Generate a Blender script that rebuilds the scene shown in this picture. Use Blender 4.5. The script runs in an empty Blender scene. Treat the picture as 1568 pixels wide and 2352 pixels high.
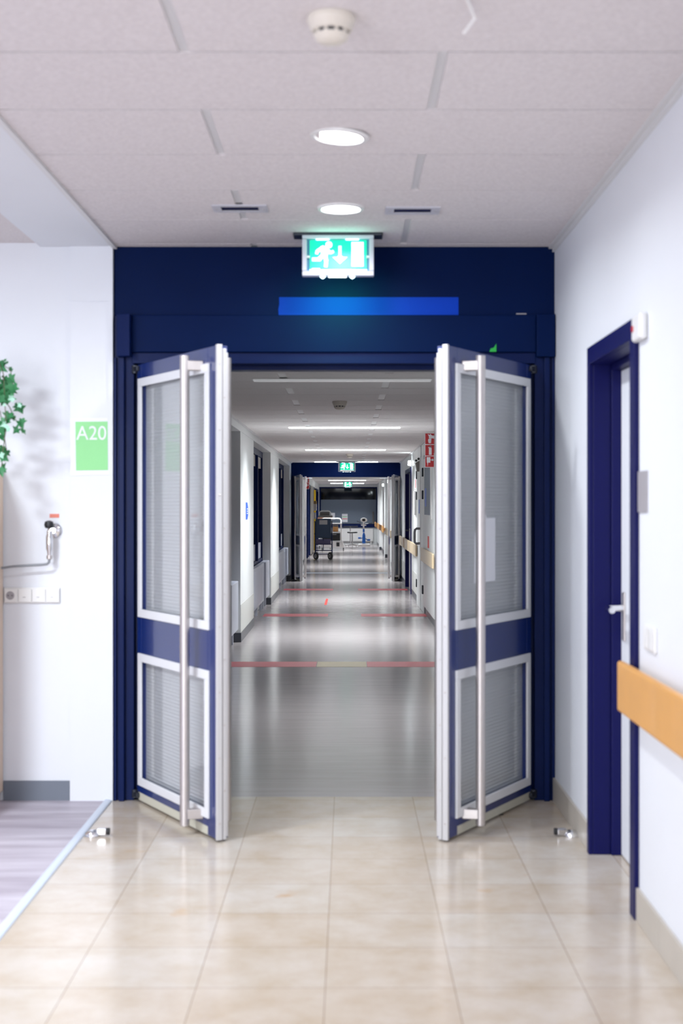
import bpy, bmesh, math, random
from mathutils import Vector, Matrix
random.seed(7)
PI = math.pi
scene = bpy.context.scene
COL = scene.collection
EYE = 1.45          # lens height; the lens looks straight down +Y from the origin
# ------------------------------------------------------------------ camera
cd = bpy.data.cameras.new('camera'); cam = bpy.data.objects.new('camera', cd); COL.objects.link(cam)
cam.location = (0, 0, EYE); cam.rotation_euler = (PI/2, 0, 0)
cd.sensor_width = 36; cd.lens = 50
cd.dof.use_dof = True; cd.dof.focus_distance = 18; cd.dof.aperture_fstop = 3.2
cd.shift_x = -16/2352; cd.shift_y = -11/2352
cd.clip_start = .05; cd.clip_end = 200
scene.camera = cam
# ------------------------------------------------------------------ world, exposure, main lights
w = bpy.data.worlds.new('world'); scene.world = w; w.use_nodes = True
bg = w.node_tree.nodes['Background']; bg.inputs[0].default_value = (.75, .85, 1, 1); bg.inputs[1].default_value = .05
scene.view_settings.view_transform = 'Standard'; scene.view_settings.look = 'None'
scene.view_settings.gamma = 1; scene.view_settings.use_curve_mapping = False
scene.view_settings.exposure = 0.60

def area(name, loc, sx, sy, watts, color, rot=(0, 0, 0), parent=None, disk=False, spread=PI):
    l = bpy.data.lights.new(name, 'AREA'); l.energy = watts; l.color = color
    l.shape = 'DISK' if disk else 'RECTANGLE'; l.size = sx
    if not disk: l.size_y = sy
    l.spread = spread
    o = bpy.data.objects.new(name, l); COL.objects.link(o)
    o.location = loc; o.rotation_euler = rot
    if parent: o.parent = parent
    return o
COOL = (.84, .92, 1.0); NEUT = (.91, .96, 1.0)
# ceiling lights of the waiting area on the left and of the hall behind the lens
area('waiting_area_light', (-2.15, 4.55, 2.70), .4, .4, 58, COOL)
area('waiting_area_light', (-2.4, 2.2, 2.70), 1.0, 1.0, 25, COOL)
area('hall_light', (-.6, -.6, 2.69), 1.2, 1.2, 62, NEUT)
area('window_daylight', (-3.9, -3.4, 1.35), 2.4, 2.2, 155, (.90, .95, 1.0), rot=(PI/2, 0, 0))  # added unseen fill lamp before the back wall, which has no window
DOWN_W = 10; TUBE_E = 6.0; TUBE_W = 43; DIM_W = 12

# ------------------------------------------------------------------ materials
def new_mat(name):
    m = bpy.data.materials.new(name); m.use_nodes = True
    nt = m.node_tree
    return m, nt, nt.nodes['Principled BSDF']
def mat(name, col, rough=.5, metal=0, spec=.5, noise=0, nscale=8, bump=0, bscale=200, coat=0, trans=0, emit=None, estr=0, coat_rough=.05):
    m, nt, b = new_mat(name)
    b.inputs['Base Color'].default_value = (*col, 1); b.inputs['Roughness'].default_value = rough
    b.inputs['Metallic'].default_value = metal; b.inputs['Specular IOR Level'].default_value = spec
    b.inputs['Coat Weight'].default_value = coat; b.inputs['Coat Roughness'].default_value = coat_rough
    b.inputs['Transmission Weight'].default_value = trans
    if emit: b.inputs['Emission Color'].default_value = (*emit, 1); b.inputs['Emission Strength'].default_value = estr
    tc = nt.nodes.new('ShaderNodeTexCoord')
    if noise:
        n = nt.nodes.new('ShaderNodeTexNoise'); n.inputs['Scale'].default_value = nscale; n.inputs['Detail'].default_value = 5
        r = nt.nodes.new('ShaderNodeMix'); r.data_type = 'RGBA'
        r.inputs[6].default_value = (*[c*(1-noise) for c in col], 1); r.inputs[7].default_value = (*[min(1, c*(1+noise)) for c in col], 1)
        nt.links.new(tc.outputs['Object'], n.inputs['Vector']); nt.links.new(n.outputs['Fac'], r.inputs[0]); nt.links.new(r.outputs[2], b.inputs['Base Color'])
    if bump:
        n = nt.nodes.new('ShaderNodeTexNoise'); n.inputs['Scale'].default_value = bscale; n.inputs['Detail'].default_value = 3
        bp = nt.nodes.new('ShaderNodeBump'); bp.inputs['Strength'].default_value = bump; bp.inputs['Distance'].default_value = .002
        nt.links.new(tc.outputs['Object'], n.inputs['Vector']); nt.links.new(n.outputs['Fac'], bp.inputs['Height']); nt.links.new(bp.outputs['Normal'], b.inputs['Normal'])
    return m
M = {}
M['wall'] = mat('white_wall_paint', (.77, .785, .83), .55, noise=.02, nscale=3, bump=.12, bscale=260)
M['wall_hall'] = mat('corridor_wall_paint', (.74, .76, .76), .4, noise=.03, nscale=2, bump=.08, bscale=200)
M['guard'] = mat('cream_wall_guard', (.60, .61, .58), .35, noise=.02)
M['beige'] = mat('beige_laminate', (.72, .55, .43), .45, noise=.05, nscale=6)
M['band'] = mat('ceiling_strip', (.70, .69, .70), .5)
M['gap'] = mat('shadow_gap', (.16, .14, .14), .8)  # dark colour painting the shade at ceiling tile edges
M['band_pale'] = mat('pale_ceiling_strip', (.92, .92, .92), .45)
M['vent'] = mat('vent_enamel', (.62, .61, .66), .4)
M['white_pl'] = mat('white_plastic', (.82, .81, .80), .35)
M['cream_pl'] = mat('cream_plastic', (.74, .68, .60), .4)
M['bead'] = mat('white_glazing_bead', (.80, .80, .82), .35)
M['seal'] = mat('cream_brush_seal', (.62, .60, .50), .6)
M['alu'] = mat('white_aluminium', (.62, .61, .62), .4, metal=.2)
M['steel'] = mat('brushed_steel', (.60, .56, .545), .46, metal=1, noise=.05, nscale=40)
M['chrome'] = mat('chrome', (.8, .8, .82), .12, metal=1)
M['dark_metal'] = mat('dark_metal', (.05, .055, .07), .4, metal=.6)
M['mid_metal'] = mat('mid_grey_metal', (.22, .22, .24), .4, metal=.4)
M['navy'] = mat('navy_gloss_paint', (.001, .009, .066), .45, spec=.12, coat=.04, coat_rough=.12, noise=.12, nscale=2.2, bump=.06, bscale=60)
M['navy_dull'] = mat('navy_fascia_paint', (.001, .009, .055), .5, spec=.06, noise=.15, nscale=3, bump=.08, bscale=90)
M['leaf_paint'] = mat('navy_leaf_paint', (.005, .022, .15), .35, spec=.35, coat=.55, coat_rough=.08, noise=.08, nscale=2)
M['indigo'] = mat('indigo_door_paint', (.004, .005, .072), .45, spec=.12, coat=.1, coat_rough=.25)
M['blue_strip'] = mat('bright_blue_plastic', (.002, .045, .46), .5, spec=.1)
M['black'] = mat('black_plastic', (.012, .013, .016), .4)
M['rubber'] = mat('black_rubber', (.02, .02, .022), .7)
M['skirt'] = mat('slate_skirting', (.05, .055, .07), .3, noise=.05)
M['skirt_grey'] = mat('grey_skirting', (.155, .175, .215), .45, noise=.06, nscale=5)
M['stone'] = mat('limestone_skirting', (.50, .455, .40), .35, noise=.08, nscale=7)
M['wood'] = mat('beech_wood', (.72, .36, .10), .4, coat=.2, noise=.08, nscale=9)
M['wood_pale'] = mat('pale_beech_wood', (.66, .52, .34), .35, coat=.3, coat_rough=.2, noise=.08, nscale=6)
M['red'] = mat('red_sign', (.52, .030, .035), .4)
M['red_bright'] = mat('red_sticker', (.72, .04, .03), .5)
M['paper'] = mat('white_paper', (.84, .84, .88), .6)
M['green_paper'] = mat('green_print', (.30, .72, .30), .6)
M['sign_grey'] = mat('grey_sign_plate', (.36, .34, .36), .4)
M['blue_sticker'] = mat('blue_sticker', (.03, .12, .58), .4)
M['tape_red'] = mat('red_floor_line', (.62, .05, .075), .4)
M['tape_yellow'] = mat('yellow_floor_line', (.60, .50, .26), .4)
M['strip'] = mat('pale_grey_threshold', (.58, .64, .74), .35)
M['radiator'] = mat('radiator_enamel', (.50, .53, .62), .35)
M['night'] = mat('dark_night_glass', (.004, .006, .012), .04, spec=.5)
M['frost'] = mat('frosted_window_film', (.16, .20, .26), .5)
M['leaf'] = mat('ivy_leaf', (.035, .20, .07), .4, noise=.45, nscale=30)
M['leaf_pale'] = mat('pale_ivy_leaf', (.42, .72, .55), .4, noise=.2, nscale=25)
M['stem'] = mat('ivy_stem', (.10, .10, .05), .6)
M['pot'] = mat('terracotta_pot', (.45, .2, .1), .7)
M['chair_blue'] = mat('navy_vinyl', (.008, .03, .075), .4)
M['purple'] = mat('purple_vinyl', (.075, .06, .14), .5)
M['bike_blue'] = mat('blue_bike_plastic', (.01, .12, .5), .35)
M['salmon'] = mat('salmon_upholstery', (.62, .30, .2), .6)
M['orange'] = mat('orange_box', (.72, .36, .12), .55)
M['yellow'] = mat('yellow_post_paint', (.85, .55, .01), .5)
M['taupe'] = mat('taupe_panel', (.42, .39, .35), .5)
M['grey_dev'] = mat('grey_fabric_device', (.12, .11, .105), .6)
M['emit_white'] = mat('lit_white_diffuser', (.9, .9, .9), .4, emit=(.96, .98, 1), estr=9)
M['emit_tube'] = mat('lit_tube_diffuser', (.9, .9, .9), .4, emit=(.93, .97, 1), estr=TUBE_E)
M['off_tube'] = mat('unlit_tube_diffuser', (.82, .82, .82), .3, emit=(.95, .97, 1), estr=.12)
M['emit_lamp'] = mat('lit_indicator', (.9, .9, .9), .4, emit=(.85, .96, 1), estr=14)
M['exit_green'] = mat('lit_green_sign', (.0, .5, .3), .3, emit=(.0, .74, .36), estr=.6)
M['exit_white'] = mat('lit_white_pictogram', (.9, .95, .95), .3, emit=(.80, 1, .97), estr=1.25)
M['exit_dot'] = mat('lit_led', (.9, .95, .95), .3, emit=(.6, .95, 1), estr=2.6)
M['exit_frame'] = mat('exit_sign_housing', (.62, .63, .70), .4)
M['acrylic'] = mat('blue_acrylic_edge', (.10, .30, .52), .2, coat=.5)
M['hose'] = mat('grey_hose', (.25, .26, .28), .5)
M['clear'] = mat('clear_plastic', (.9, .92, .95), .08, trans=.85)

def tile_mat(name, c1, c2, noise_scale, bump):
    m, nt, b = new_mat(name); N = nt.nodes; L = nt.links
    tc = N.new('ShaderNodeTexCoord')
    n = N.new('ShaderNodeTexNoise'); n.inputs['Scale'].default_value = noise_scale; n.inputs['Detail'].default_value = 4; n.inputs['Roughness'].default_value = .7
    cr = N.new('ShaderNodeValToRGB'); cr.color_ramp.elements[0].position = .3; cr.color_ramp.elements[1].position = .7
    cr.color_ramp.elements[0].color = (*c1, 1); cr.color_ramp.elements[1].color = (*c2, 1)
    bp = N.new('ShaderNodeBump'); bp.inputs['Strength'].default_value = bump; bp.inputs['Distance'].default_value = .003
    L.new(tc.outputs['Object'], n.inputs['Vector']); L.new(n.outputs['Fac'], cr.inputs[0]); L.new(cr.outputs[0], b.inputs['Base Color'])
    L.new(n.outputs['Fac'], bp.inputs['Height']); L.new(bp.outputs[0], b.inputs['Normal'])
    b.inputs['Roughness'].default_value = .85; b.inputs['Specular IOR Level'].default_value = .2
    return m
M['ceil'] = tile_mat('mineral_ceiling_tile', (.66, .61, .615), (.80, .75, .755), 70, .35)
M['ceil_hall'] = tile_mat('corridor_ceiling_tile', (.82, .78, .77), (.88, .85, .84), 60, .2)

def stone_floor():
    m, nt, b = new_mat('polished_limestone_tiles'); N = nt.nodes; L = nt.links
    tc = N.new('ShaderNodeTexCoord'); mp = N.new('ShaderNodeMapping'); mp.inputs['Location'].default_value = (.07, -5.863 + .393*20, 0)
    L.new(tc.outputs['Object'], mp.inputs[0])
    br = N.new('ShaderNodeTexBrick'); br.offset = 0; br.squash = 1
    br.inputs['Scale'].default_value = 1; br.inputs['Brick Width'].default_value = .39; br.inputs['Row Height'].default_value = .393
    br.inputs['Mortar Size'].default_value = .0016; br.inputs['Mortar Smooth'].default_value = 0; br.inputs['Bias'].default_value = 0
    br.inputs['Color1'].default_value = (.57, .49, .415, 1); br.inputs['Color2'].default_value = (.60, .545, .495, 1); br.inputs['Mortar'].default_value = (.36, .29, .22, 1)
    L.new(mp.outputs[0], br.inputs['Vector'])
    n = N.new('ShaderNodeTexNoise'); n.inputs['Scale'].default_value = 5; n.inputs['Detail'].default_value = 8; n.inputs['Roughness'].default_value = .65
    L.new(tc.outputs['Object'], n.inputs['Vector'])
    cr = N.new('ShaderNodeValToRGB'); cr.color_ramp.elements[0].position = .32; cr.color_ramp.elements[1].position = .66
    cr.color_ramp.elements[0].color = (.86, .80, .70, 1); cr.color_ramp.elements[1].color = (1.0, 1.0, 1.0, 1)
    L.new(n.outputs['Fac'], cr.inputs[0])
    mx = N.new('ShaderNodeMix'); mx.data_type = 'RGBA'; mx.blend_type = 'MULTIPLY'; mx.inputs[0].default_value = 1
    L.new(br.outputs['Color'], mx.inputs[6]); L.new(cr.outputs[0], mx.inputs[7])
    # small rusty flecks in the stone
    n2 = N.new('ShaderNodeTexNoise'); n2.inputs['Scale'].default_value = 4.3; n2.inputs['Detail'].default_value = 3
    L.new(mp.outputs[0], n2.inputs['Vector'])
    c2 = N.new('ShaderNodeValToRGB'); c2.color_ramp.elements[0].position = .69; c2.color_ramp.elements[1].position = .78
    c2.color_ramp.elements[0].color = (0, 0, 0, 1); c2.color_ramp.elements[1].color = (.7, .7, .7, 1)
    L.new(n2.outputs['Fac'], c2.inputs[0])
    m2 = N.new('ShaderNodeMix'); m2.data_type = 'RGBA'; m2.inputs[7].default_value = (.52, .34, .18, 1)
    L.new(c2.outputs[0], m2.inputs[0]); L.new(mx.outputs[2], m2.inputs[6]); L.new(m2.outputs[2], b.inputs['Base Color'])
    b.inputs['Roughness'].default_value = .17; b.inputs['Specular IOR Level'].default_value = .5
    return m
M['stone_floor'] = stone_floor()

def streak_floor(name, c1, c2, sx, sy, rough, r2=None):
    m, nt, b = new_mat(name); N = nt.nodes; L = nt.links
    tc = N.new('ShaderNodeTexCoord'); mp = N.new('ShaderNodeMapping'); mp.inputs['Scale'].default_value = (sx, sy, 1)
    n = N.new('ShaderNodeTexNoise'); n.inputs['Scale'].default_value = 1; n.inputs['Detail'].default_value = 5; n.inputs['Roughness'].default_value = .6
    cr = N.new('ShaderNodeValToRGB'); cr.color_ramp.elements[0].position = .3; cr.color_ramp.elements[1].position = .7
    cr.color_ramp.elements[0].color = (*c1, 1); cr.color_ramp.elements[1].color = (*c2, 1)
    L.new(tc.outputs['Object'], mp.inputs[0]); L.new(mp.outputs[0], n.inputs['Vector']); L.new(n.outputs['Fac'], cr.inputs[0]); L.new(cr.outputs[0], b.inputs['Base Color'])
    b.inputs['Roughness'].default_value = rough
    return m
M['lilac_floor'] = streak_floor('lilac_streaked_vinyl', (.33, .285, .34), (.56, .52, .58), 1.2, 10, .5)
M['vinyl'] = streak_floor('corridor_vinyl', (.36, .33, .33), (.44, .405, .405), 1.5, 30, .16)
M['vinyl'].node_tree.nodes['Principled BSDF'].inputs['Specular IOR Level'].default_value = .25

def ribbed_glass():
    m, nt, b = new_mat('ribbed_wire_glass'); N = nt.nodes; L = nt.links
    b.inputs['Base Color'].default_value = (.72, .74, .76, 1); b.inputs['Roughness'].default_value = .42
    b.inputs['Transmission Weight'].default_value = .5; b.inputs['IOR'].default_value = 1.4
    b.inputs['Coat Weight'].default_value = 1; b.inputs['Coat Roughness'].default_value = .03
    tc = N.new('ShaderNodeTexCoord'); wv = N.new('ShaderNodeTexWave'); wv.bands_direction = 'Z'; wv.wave_profile = 'SIN'
    wv.inputs['Scale'].default_value = 19; wv.inputs['Distortion'].default_value = .15
    L.new(tc.outputs['Object'], wv.inputs['Vector'])
    bp = N.new('ShaderNodeBump'); bp.inputs['Strength'].default_value = .55; bp.inputs['Distance'].default_value = .004
    L.new(wv.outputs['Fac'], bp.inputs['Height']); L.new(bp.outputs[0], b.inputs['Normal'])
    return m
M['glass'] = ribbed_glass()

# ------------------------------------------------------------------ mesh helpers
def world_of(o):
    m = Matrix.Translation(o.location) @ Matrix.Rotation(o.rotation_euler.z, 4, 'Z')
    return world_of(o.parent) @ m if o.parent else m
class MB:
    def __init__(s): s.v = []; s.f = []
    def add(s, vs, fs):
        o = len(s.v); s.v += [tuple(p) for p in vs]; s.f += [tuple(i+o for i in f) for f in fs]; return s
    def box(s, x0, x1, y0, y1, z0, z1):
        x0, x1 = min(x0, x1), max(x0, x1); y0, y1 = min(y0, y1), max(y0, y1); z0, z1 = min(z0, z1), max(z0, z1)
        return s.add([(x0,y0,z0),(x1,y0,z0),(x1,y1,z0),(x0,y1,z0),(x0,y0,z1),(x1,y0,z1),(x1,y1,z1),(x0,y1,z1)],
                     [(0,3,2,1),(4,5,6,7),(0,1,5,4),(1,2,6,5),(2,3,7,6),(3,0,4,7)])
    def tube(s, pts, r, n=12, cap=True):
        P = [Vector(p) for p in pts]; R = r if isinstance(r, (list, tuple)) else [r]*len(P)
        vs, fs = [], []; ref = None
        for i, p in enumerate(P):
            t = (P[min(i+1, len(P)-1)] - P[max(i-1, 0)]).normalized()
            if ref is None: ref = Vector((0, 0, 1)) if abs(t.z) < .9 else Vector((1, 0, 0))
            a = t.cross(ref)
            if a.length < 1e-5: a = t.cross(Vector((0, 1, .3)))
            a.normalize(); b = a.cross(t); ref = b
            for k in range(n):
                q = 2*PI*k/n; vs.append(p + (a*math.cos(q) + b*math.sin(q))*R[i])
        for i in range(len(P)-1):
            for k in range(n):
                k2 = (k+1) % n; fs.append((i*n+k, i*n+k2, (i+1)*n+k2, (i+1)*n+k))
        if cap: fs.append(tuple(range(n-1, -1, -1))); fs.append(tuple(range((len(P)-1)*n, len(P)*n)))
        return s.add(vs, fs)
    def lathe(s, prof, c, axis='Z', n=32):   # prof: (radius, height) pairs
        vs, fs = [], []
        for r, h in prof:
            for k in range(n):
                a = 2*PI*k/n; x, y = r*math.cos(a), r*math.sin(a)
                q = {'Z': (x, y, h), 'Y': (x, h, y), 'X': (h, x, y)}[axis]
                vs.append((c[0]+q[0], c[1]+q[1], c[2]+q[2]))
        for i in range(len(prof)-1):
            for k in range(n):
                k2 = (k+1) % n; fs.append((i*n+k, i*n+k2, (i+1)*n+k2, (i+1)*n+k))
        fs.append(tuple(range(n-1, -1, -1))); fs.append(tuple(range((len(prof)-1)*n, len(prof)*n)))
        return s.add(vs, fs)
    def poly(s, pts, y0, y1, plane='XZ'):     # extruded outline
        n = len(pts)
        def q(p, d): return {'XZ': (p[0], d, p[1]), 'YZ': (d, p[0], p[1]), 'XY': (p[0], p[1], d)}[plane]
        vs = [q(p, y0) for p in pts] + [q(p, y1) for p in pts]
        fs = [tuple(range(n)), tuple(range(2*n-1, n-1, -1))] + [(i, i+n, (i+1) % n + n, (i+1) % n) for i in range(n)]
        return s.add(vs, fs)
    def turn(s, cx, cy, a):
        c, q = math.cos(a), math.sin(a)
        s.v = [(cx+(x-cx)*c-(y-cy)*q, cy+(x-cx)*q+(y-cy)*c, z) for x, y, z in s.v]; return s
    def disc(s, cx, cz, r, y0, y1, plane='XZ', n=28, ry=None):
        return s.poly([(cx + r*math.cos(2*PI*k/n), cz + (ry or r)*math.sin(2*PI*k/n)) for k in range(n)], y0, y1, plane)
    def stroke(s, a, b, wd, y0, y1, plane='XZ'):
        d = Vector((b[0]-a[0], b[1]-a[1])); d.normalize(); p = Vector((-d.y, d.x))*wd/2
        return s.poly([(a[0]+p.x, a[1]+p.y), (b[0]+p.x, b[1]+p.y), (b[0]-p.x, b[1]-p.y), (a[0]-p.x, a[1]-p.y)], y0, y1, plane)
    def ring(s, x0, x1, z0, z1, wx, wz, y0, y1):   # rectangular frame in XZ
        s.box(x0, x1, y0, y1, z0, z0+wz); s.box(x0, x1, y0, y1, z1-wz, z1)
        s.box(x0, x0+wx, y0, y1, z0+wz, z1-wz); s.box(x1-wx, x1, y0, y1, z0+wz, z1-wz); return s
    def build(s, name, m, parent=None, bev=0, smooth=False, local=False, mirror=False):
        me = bpy.data.meshes.new(name)
        vs = s.v
        if parent is not None and not local:
            inv = world_of(parent).inverted()
            vs = [inv @ Vector(p) for p in vs]
        if mirror: vs = [(-p[0], p[1], p[2]) for p in vs]
        me.from_pydata([tuple(p) for p in vs], [], s.f); me.update()
        bm = bmesh.new(); bm.from_mesh(me); bmesh.ops.recalc_face_normals(bm, faces=bm.faces); bm.to_mesh(me); bm.free()
        for mm in (m if isinstance(m, (list, tuple)) else [m]): me.materials.append(mm)
        if smooth:
            for p in me.polygons: p.use_smooth = len(p.vertices) <= 4
            try: me.set_sharp_from_angle(angle=math.radians(40))
            except Exception: pass
        o = bpy.data.objects.new(name, me); COL.objects.link(o)
        if parent is not None: o.parent = parent
        if bev:
            b = o.modifiers.new('bevel', 'BEVEL'); b.width = bev; b.segments = 2; b.limit_method = 'ANGLE'
        return o
def tag(o, label, cat, group=None, kind=None):
    o['label'] = label; o['category'] = cat
    if group: o['group'] = group
    if kind: o['kind'] = kind
    return o
def thing(name, label, cat, loc, rz=0, group=None, kind=None):
    o = bpy.data.objects.new(name, None); COL.objects.link(o); o.empty_display_size = .1
    o.location = loc; o.rotation_euler = (0, 0, rz)
    return tag(o, label, cat, group, kind)
def st(o, label, cat): return tag(o, label, cat, None, 'structure')
def copy_tree(o, parent=None):
    c = o.copy(); COL.objects.link(c)
    if parent is not None: c.parent = parent
    for ch in list(o.children): copy_tree(ch, c)
    return c
def text_mesh(body, size, m, name, parent, loc, depth=.0008, sx=1):
    cu = bpy.data.curves.new(name, 'FONT'); cu.body = body; cu.size = size; cu.extrude = depth; cu.align_x = 'CENTER'
    t = bpy.data.objects.new(name, cu); COL.objects.link(t)
    me = bpy.data.meshes.new_from_object(t.evaluated_get(bpy.context.evaluated_depsgraph_get()))
    bpy.data.objects.remove(t); bpy.data.curves.remove(cu)
    for v in me.vertices: x, y, z = v.co; v.co = (x*sx, -z, y)
    me.materials.clear(); me.materials.append(m)
    o = bpy.data.objects.new(name, me); COL.objects.link(o); o.parent = parent; o.location = loc
    return o

# ================================================================== SETTING: entrance hall
XL, XR, YP = -1.16, 1.02, 7.04        # ceiling edge left, right wall, plane of the first door set
ZC, ZH = 2.738, 2.352                 # ceiling of the hall, ceiling of the corridor
st(MB().box(-1.165, 1.28, -3.5, 7.12, -.1, 0).build('floor', M['stone_floor']), 'polished cream limestone tile floor in front of the open doors', 'floor')
st(MB().box(-5.2, -1.165, -3.5, 7.04, -.1, 0).build('floor', M['lilac_floor']), 'lilac streaked vinyl floor of the waiting area beside the tiles', 'floor')
st(MB().box(-1.75, 1.7, 7.12, 56, -.1, 0).build('floor', M['vinyl']), 'shiny grey vinyl floor running down the corridor', 'floor')
st(MB().poly([(-1.205, 0), (-1.165, 0), (-1.167, .006), (-1.175, .009), (-1.195, .009), (-1.203, .006)], -3.5, 7.035).build('trim_1', M['strip']), 'pale grey strip where lilac floor meets cream tiles', 'floor trim')

def tiled_ceiling(x0, x1, ys, z, joints, mt, label, gap=.014, band=.031, dark=.006, strip=None):
    base = st(MB().box(x0, x1, ys[0], ys[-1], z+.007, z+.1).build('ceiling', strip or M['band']), label, 'ceiling')
    mb = MB(); dk = MB()
    for i in range(len(ys)-1):
        cuts = [x0] + [j for j in joints[i % len(joints)]] + [x1]
        for a, c in zip(cuts[:-1], cuts[1:]):
            aa = a + (band/2 if a != x0 else .006); cc = c - (band/2 if c != x1 else .006)
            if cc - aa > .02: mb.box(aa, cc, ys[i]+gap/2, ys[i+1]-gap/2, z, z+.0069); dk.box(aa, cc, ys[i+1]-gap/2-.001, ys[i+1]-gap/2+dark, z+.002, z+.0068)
    mb.build('ceiling_tiles', mt, base); dk.build('tile_gaps', M['gap'], base)  # thin dark strips imitate the shadow along one edge of each row
rows = [6.955 + .0] ; y = 6.955
while y > -3.4: y -= .586; rows.append(y)
rows = sorted(rows + [7.04])
n_r = len(rows) - 1
# the row just in front of the doors has its joint at +0.27, the next at -0.465 and so on
seq = []
for i in range(n_r): seq.append([.268] if (n_r - 2 - i) % 2 == 0 else [-.465])
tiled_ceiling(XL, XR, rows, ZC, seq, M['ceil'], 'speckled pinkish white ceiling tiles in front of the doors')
st(MB().box(-1.525, XL, -3.5, 7.04, ZC, ZC+.12).build('trim_2', M['wall']), 'smooth white band beside the tiled ceiling on the left', 'ceiling trim')
st(MB().box(-5.2, -1.525, -3.5, 7.04, ZC+.02, ZC+.12).build('ceiling', M['ceil']), 'grey ceiling of the waiting area at the left edge', 'ceiling')
st(MB().box(XL-.004, XL+.016, -3.5, 7.038, ZC-.012, ZC+.004).build('trim_3', M['band']), 'thin strip between tiled ceiling and smooth white band', 'ceiling trim')
st(MB().box(XR-.03, XR, -3.5, 7.038, ZC-.01, ZC+.004).box(XR-.012, XR, -3.5, 7.038, ZC-.026, ZC-.01).build('trim_4', M['band']), 'ceiling edge strip along the bright wall on the right', 'ceiling trim')
# front wall left of the doors
st(MB().box(-5.2, -1.375, 7.04, 7.3, 0, ZC+.12).build('wall_front_left', M['wall']), 'bright white wall with the tap and sockets', 'wall')
st(MB().box(-1.375, XL-.002, 7.025, 7.3, 0, ZC).box(-1.375, XL-.002, 7.022, 7.025, 0, 2.463).box(-1.375, XL-.002, 7.022, 7.025, 2.467, ZC).build('wall_front_pillar', M['wall']), 'white pillar between the wall and the blue door frame, holding the green notice', 'pillar')
st(MB().box(XL-.024, XL-.002, 7.012, 7.022, 0, ZC).build('trim_5', M['wall']), 'slim white edge strip beside the blue frame on the left', 'trim')
st(MB().box(-1.705, -1.378, 7.03, 7.04, 0, .097).build('baseboard_front', M['skirt_grey']), 'slate grey skirting under the white wall with the tap', 'baseboard')
st(MB().box(-5.4, -5.2, -3.5, 7.3, 0, ZC+.1).build('wall_left', M['wall']), 'far white wall of the waiting area', 'wall')
st(MB().box(-5.4, 1.3, -3.7, -3.5, 0, ZC+.1).build('wall_back', M['wall']), 'white wall at the near end of the hall', 'wall')
# right wall with a doorway
D0, D1, DZ = 5.055, 5.955, 2.105
st(MB().box(XR, XR+.3, -3.5, D0, 0, ZC+.1).box(XR, XR+.3, D1, 7.3, 0, ZC+.1).box(XR, XR+.3, D0, D1, DZ, ZC+.1).box(XR+.22, XR+.3, D0, D1, 0, DZ).build('wall_right', M['wall']),
   'bright white wall on the right with the indigo door frame', 'wall')
mb = MB()
for a, c in ((5.975, 7.038), (-3.5, 5.01)):
    yy = c
    while yy > a + .01:
        y2 = max(a, yy - .39); mb.box(XR-.012, XR, y2+.001, yy-.001, .0, .115); yy = y2
st(mb.build('baseboard_right', M['stone'], bev=.002), 'cream stone skirting tiles along the wall on the right', 'baseboard')

# ------------------------------------------------------------------ side door on the right wall
d3 = thing('door_3', 'white side door in an indigo steel frame on the right wall', 'door', (XR, 5.5, 0), kind='structure')
f = MB()
XF = XR - .018
f.box(XF, XR, 4.99, D0+.02, 0, 2.118).box(XF, XR, D1-.02, 5.98, 0, 2.118).box(XF, XR, D0+.02, D1-.02, 2.045, 2.118)          # face of the frame
f.box(XR, XR+.075, D0, D0+.02, 0, 2.05).box(XR, XR+.075, D1-.02, D1, 0, 2.05).box(XR, XR+.075, D0, D1, 2.045, 2.104)         # first step
f.box(XR+.075, XR+.20, D0, D0+.035, 0, 2.05).box(XR+.075, XR+.20, D1-.035, D1, 0, 2.05).box(XR+.075, XR+.20, D0+.035, D1-.035, 2.02, 2.104)
f.build('door_frame', M['indigo'], d3, bev=.003)
MB().box(XR+.115, XR+.155, D0+.037, D1-.037, .006, 2.018).build('door_panel', M['wall'], d3, bev=.002)
h = MB().tube([(XR+.115, 5.845, 1.035), (XR+.052, 5.845, 1.035), (XR+.043, 5.84, 1.035), (XR+.040, 5.82, 1.035), (XR+.040, 5.72, 1.035)], .0135)
hd = h.build('door_handle', M['chrome'], d3, smooth=True)
MB().box(XR+.107, XR+.115, 5.825, 5.866, .90, 1.10).build('handle_plate', M['steel'], d3, bev=.003)

# ------------------------------------------------------------------ first door set: blue frame
pf = thing('trim_6', 'navy blue frame and header around the open double doors', 'door frame', (-.07, YP, 0), kind='structure')
MB().box(XL, XR, 7.04, 7.2, 2.40, ZC).build('header_panel', M['navy_dull'], pf)
MB().box(XL+.09, XR-.095, 7.012, 7.2, 2.215, 2.398).build('header_lower_panel', M['navy_dull'], pf, bev=.004)
MB().box(XL+.09, XR-.095, 7.03, 7.1, 2.160, 2.215).box(XL+.09, XR-.095, 7.1, 7.2, 2.135, 2.215).build('lintel', M['navy'], pf, bev=.003)
for sx in (-1, 1):
    def X(a): return -.07 + sx*a
    j = MB().box(X(.99), X(1.09), 7.035, 7.2, 0, 2.398).box(X(1.035), X(1.062), 7.008, 7.035, .0, 2.19).box(X(.962), X(.99), 7.065, 7.2, 0, 2.14).box(X(1.075), X(1.09), 7.02, 7.035, 0, 2.19)
    j.build('jamb', M['navy'], pf, bev=.003)
MB().poly([(-1.137, 6.975), (-1.070, 6.955), (-1.070, 7.035), (-1.137, 7.035)], 2.190, 2.398, 'XY').build('hinge_cover', M['navy'], pf, bev=.004)
MB().box(.925, 1.016, 6.985, 7.035, 2.190, 2.400).build('hinge_cover', M['navy_dull'], pf, bev=.004)
o = MB(); o.poly([(-.343, 2.489), (.544, 2.489), (.544, 2.398), (-.345, 2.398), (-.347, 2.43), (-.342, 2.455)], 7.036, 7.040)
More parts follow.
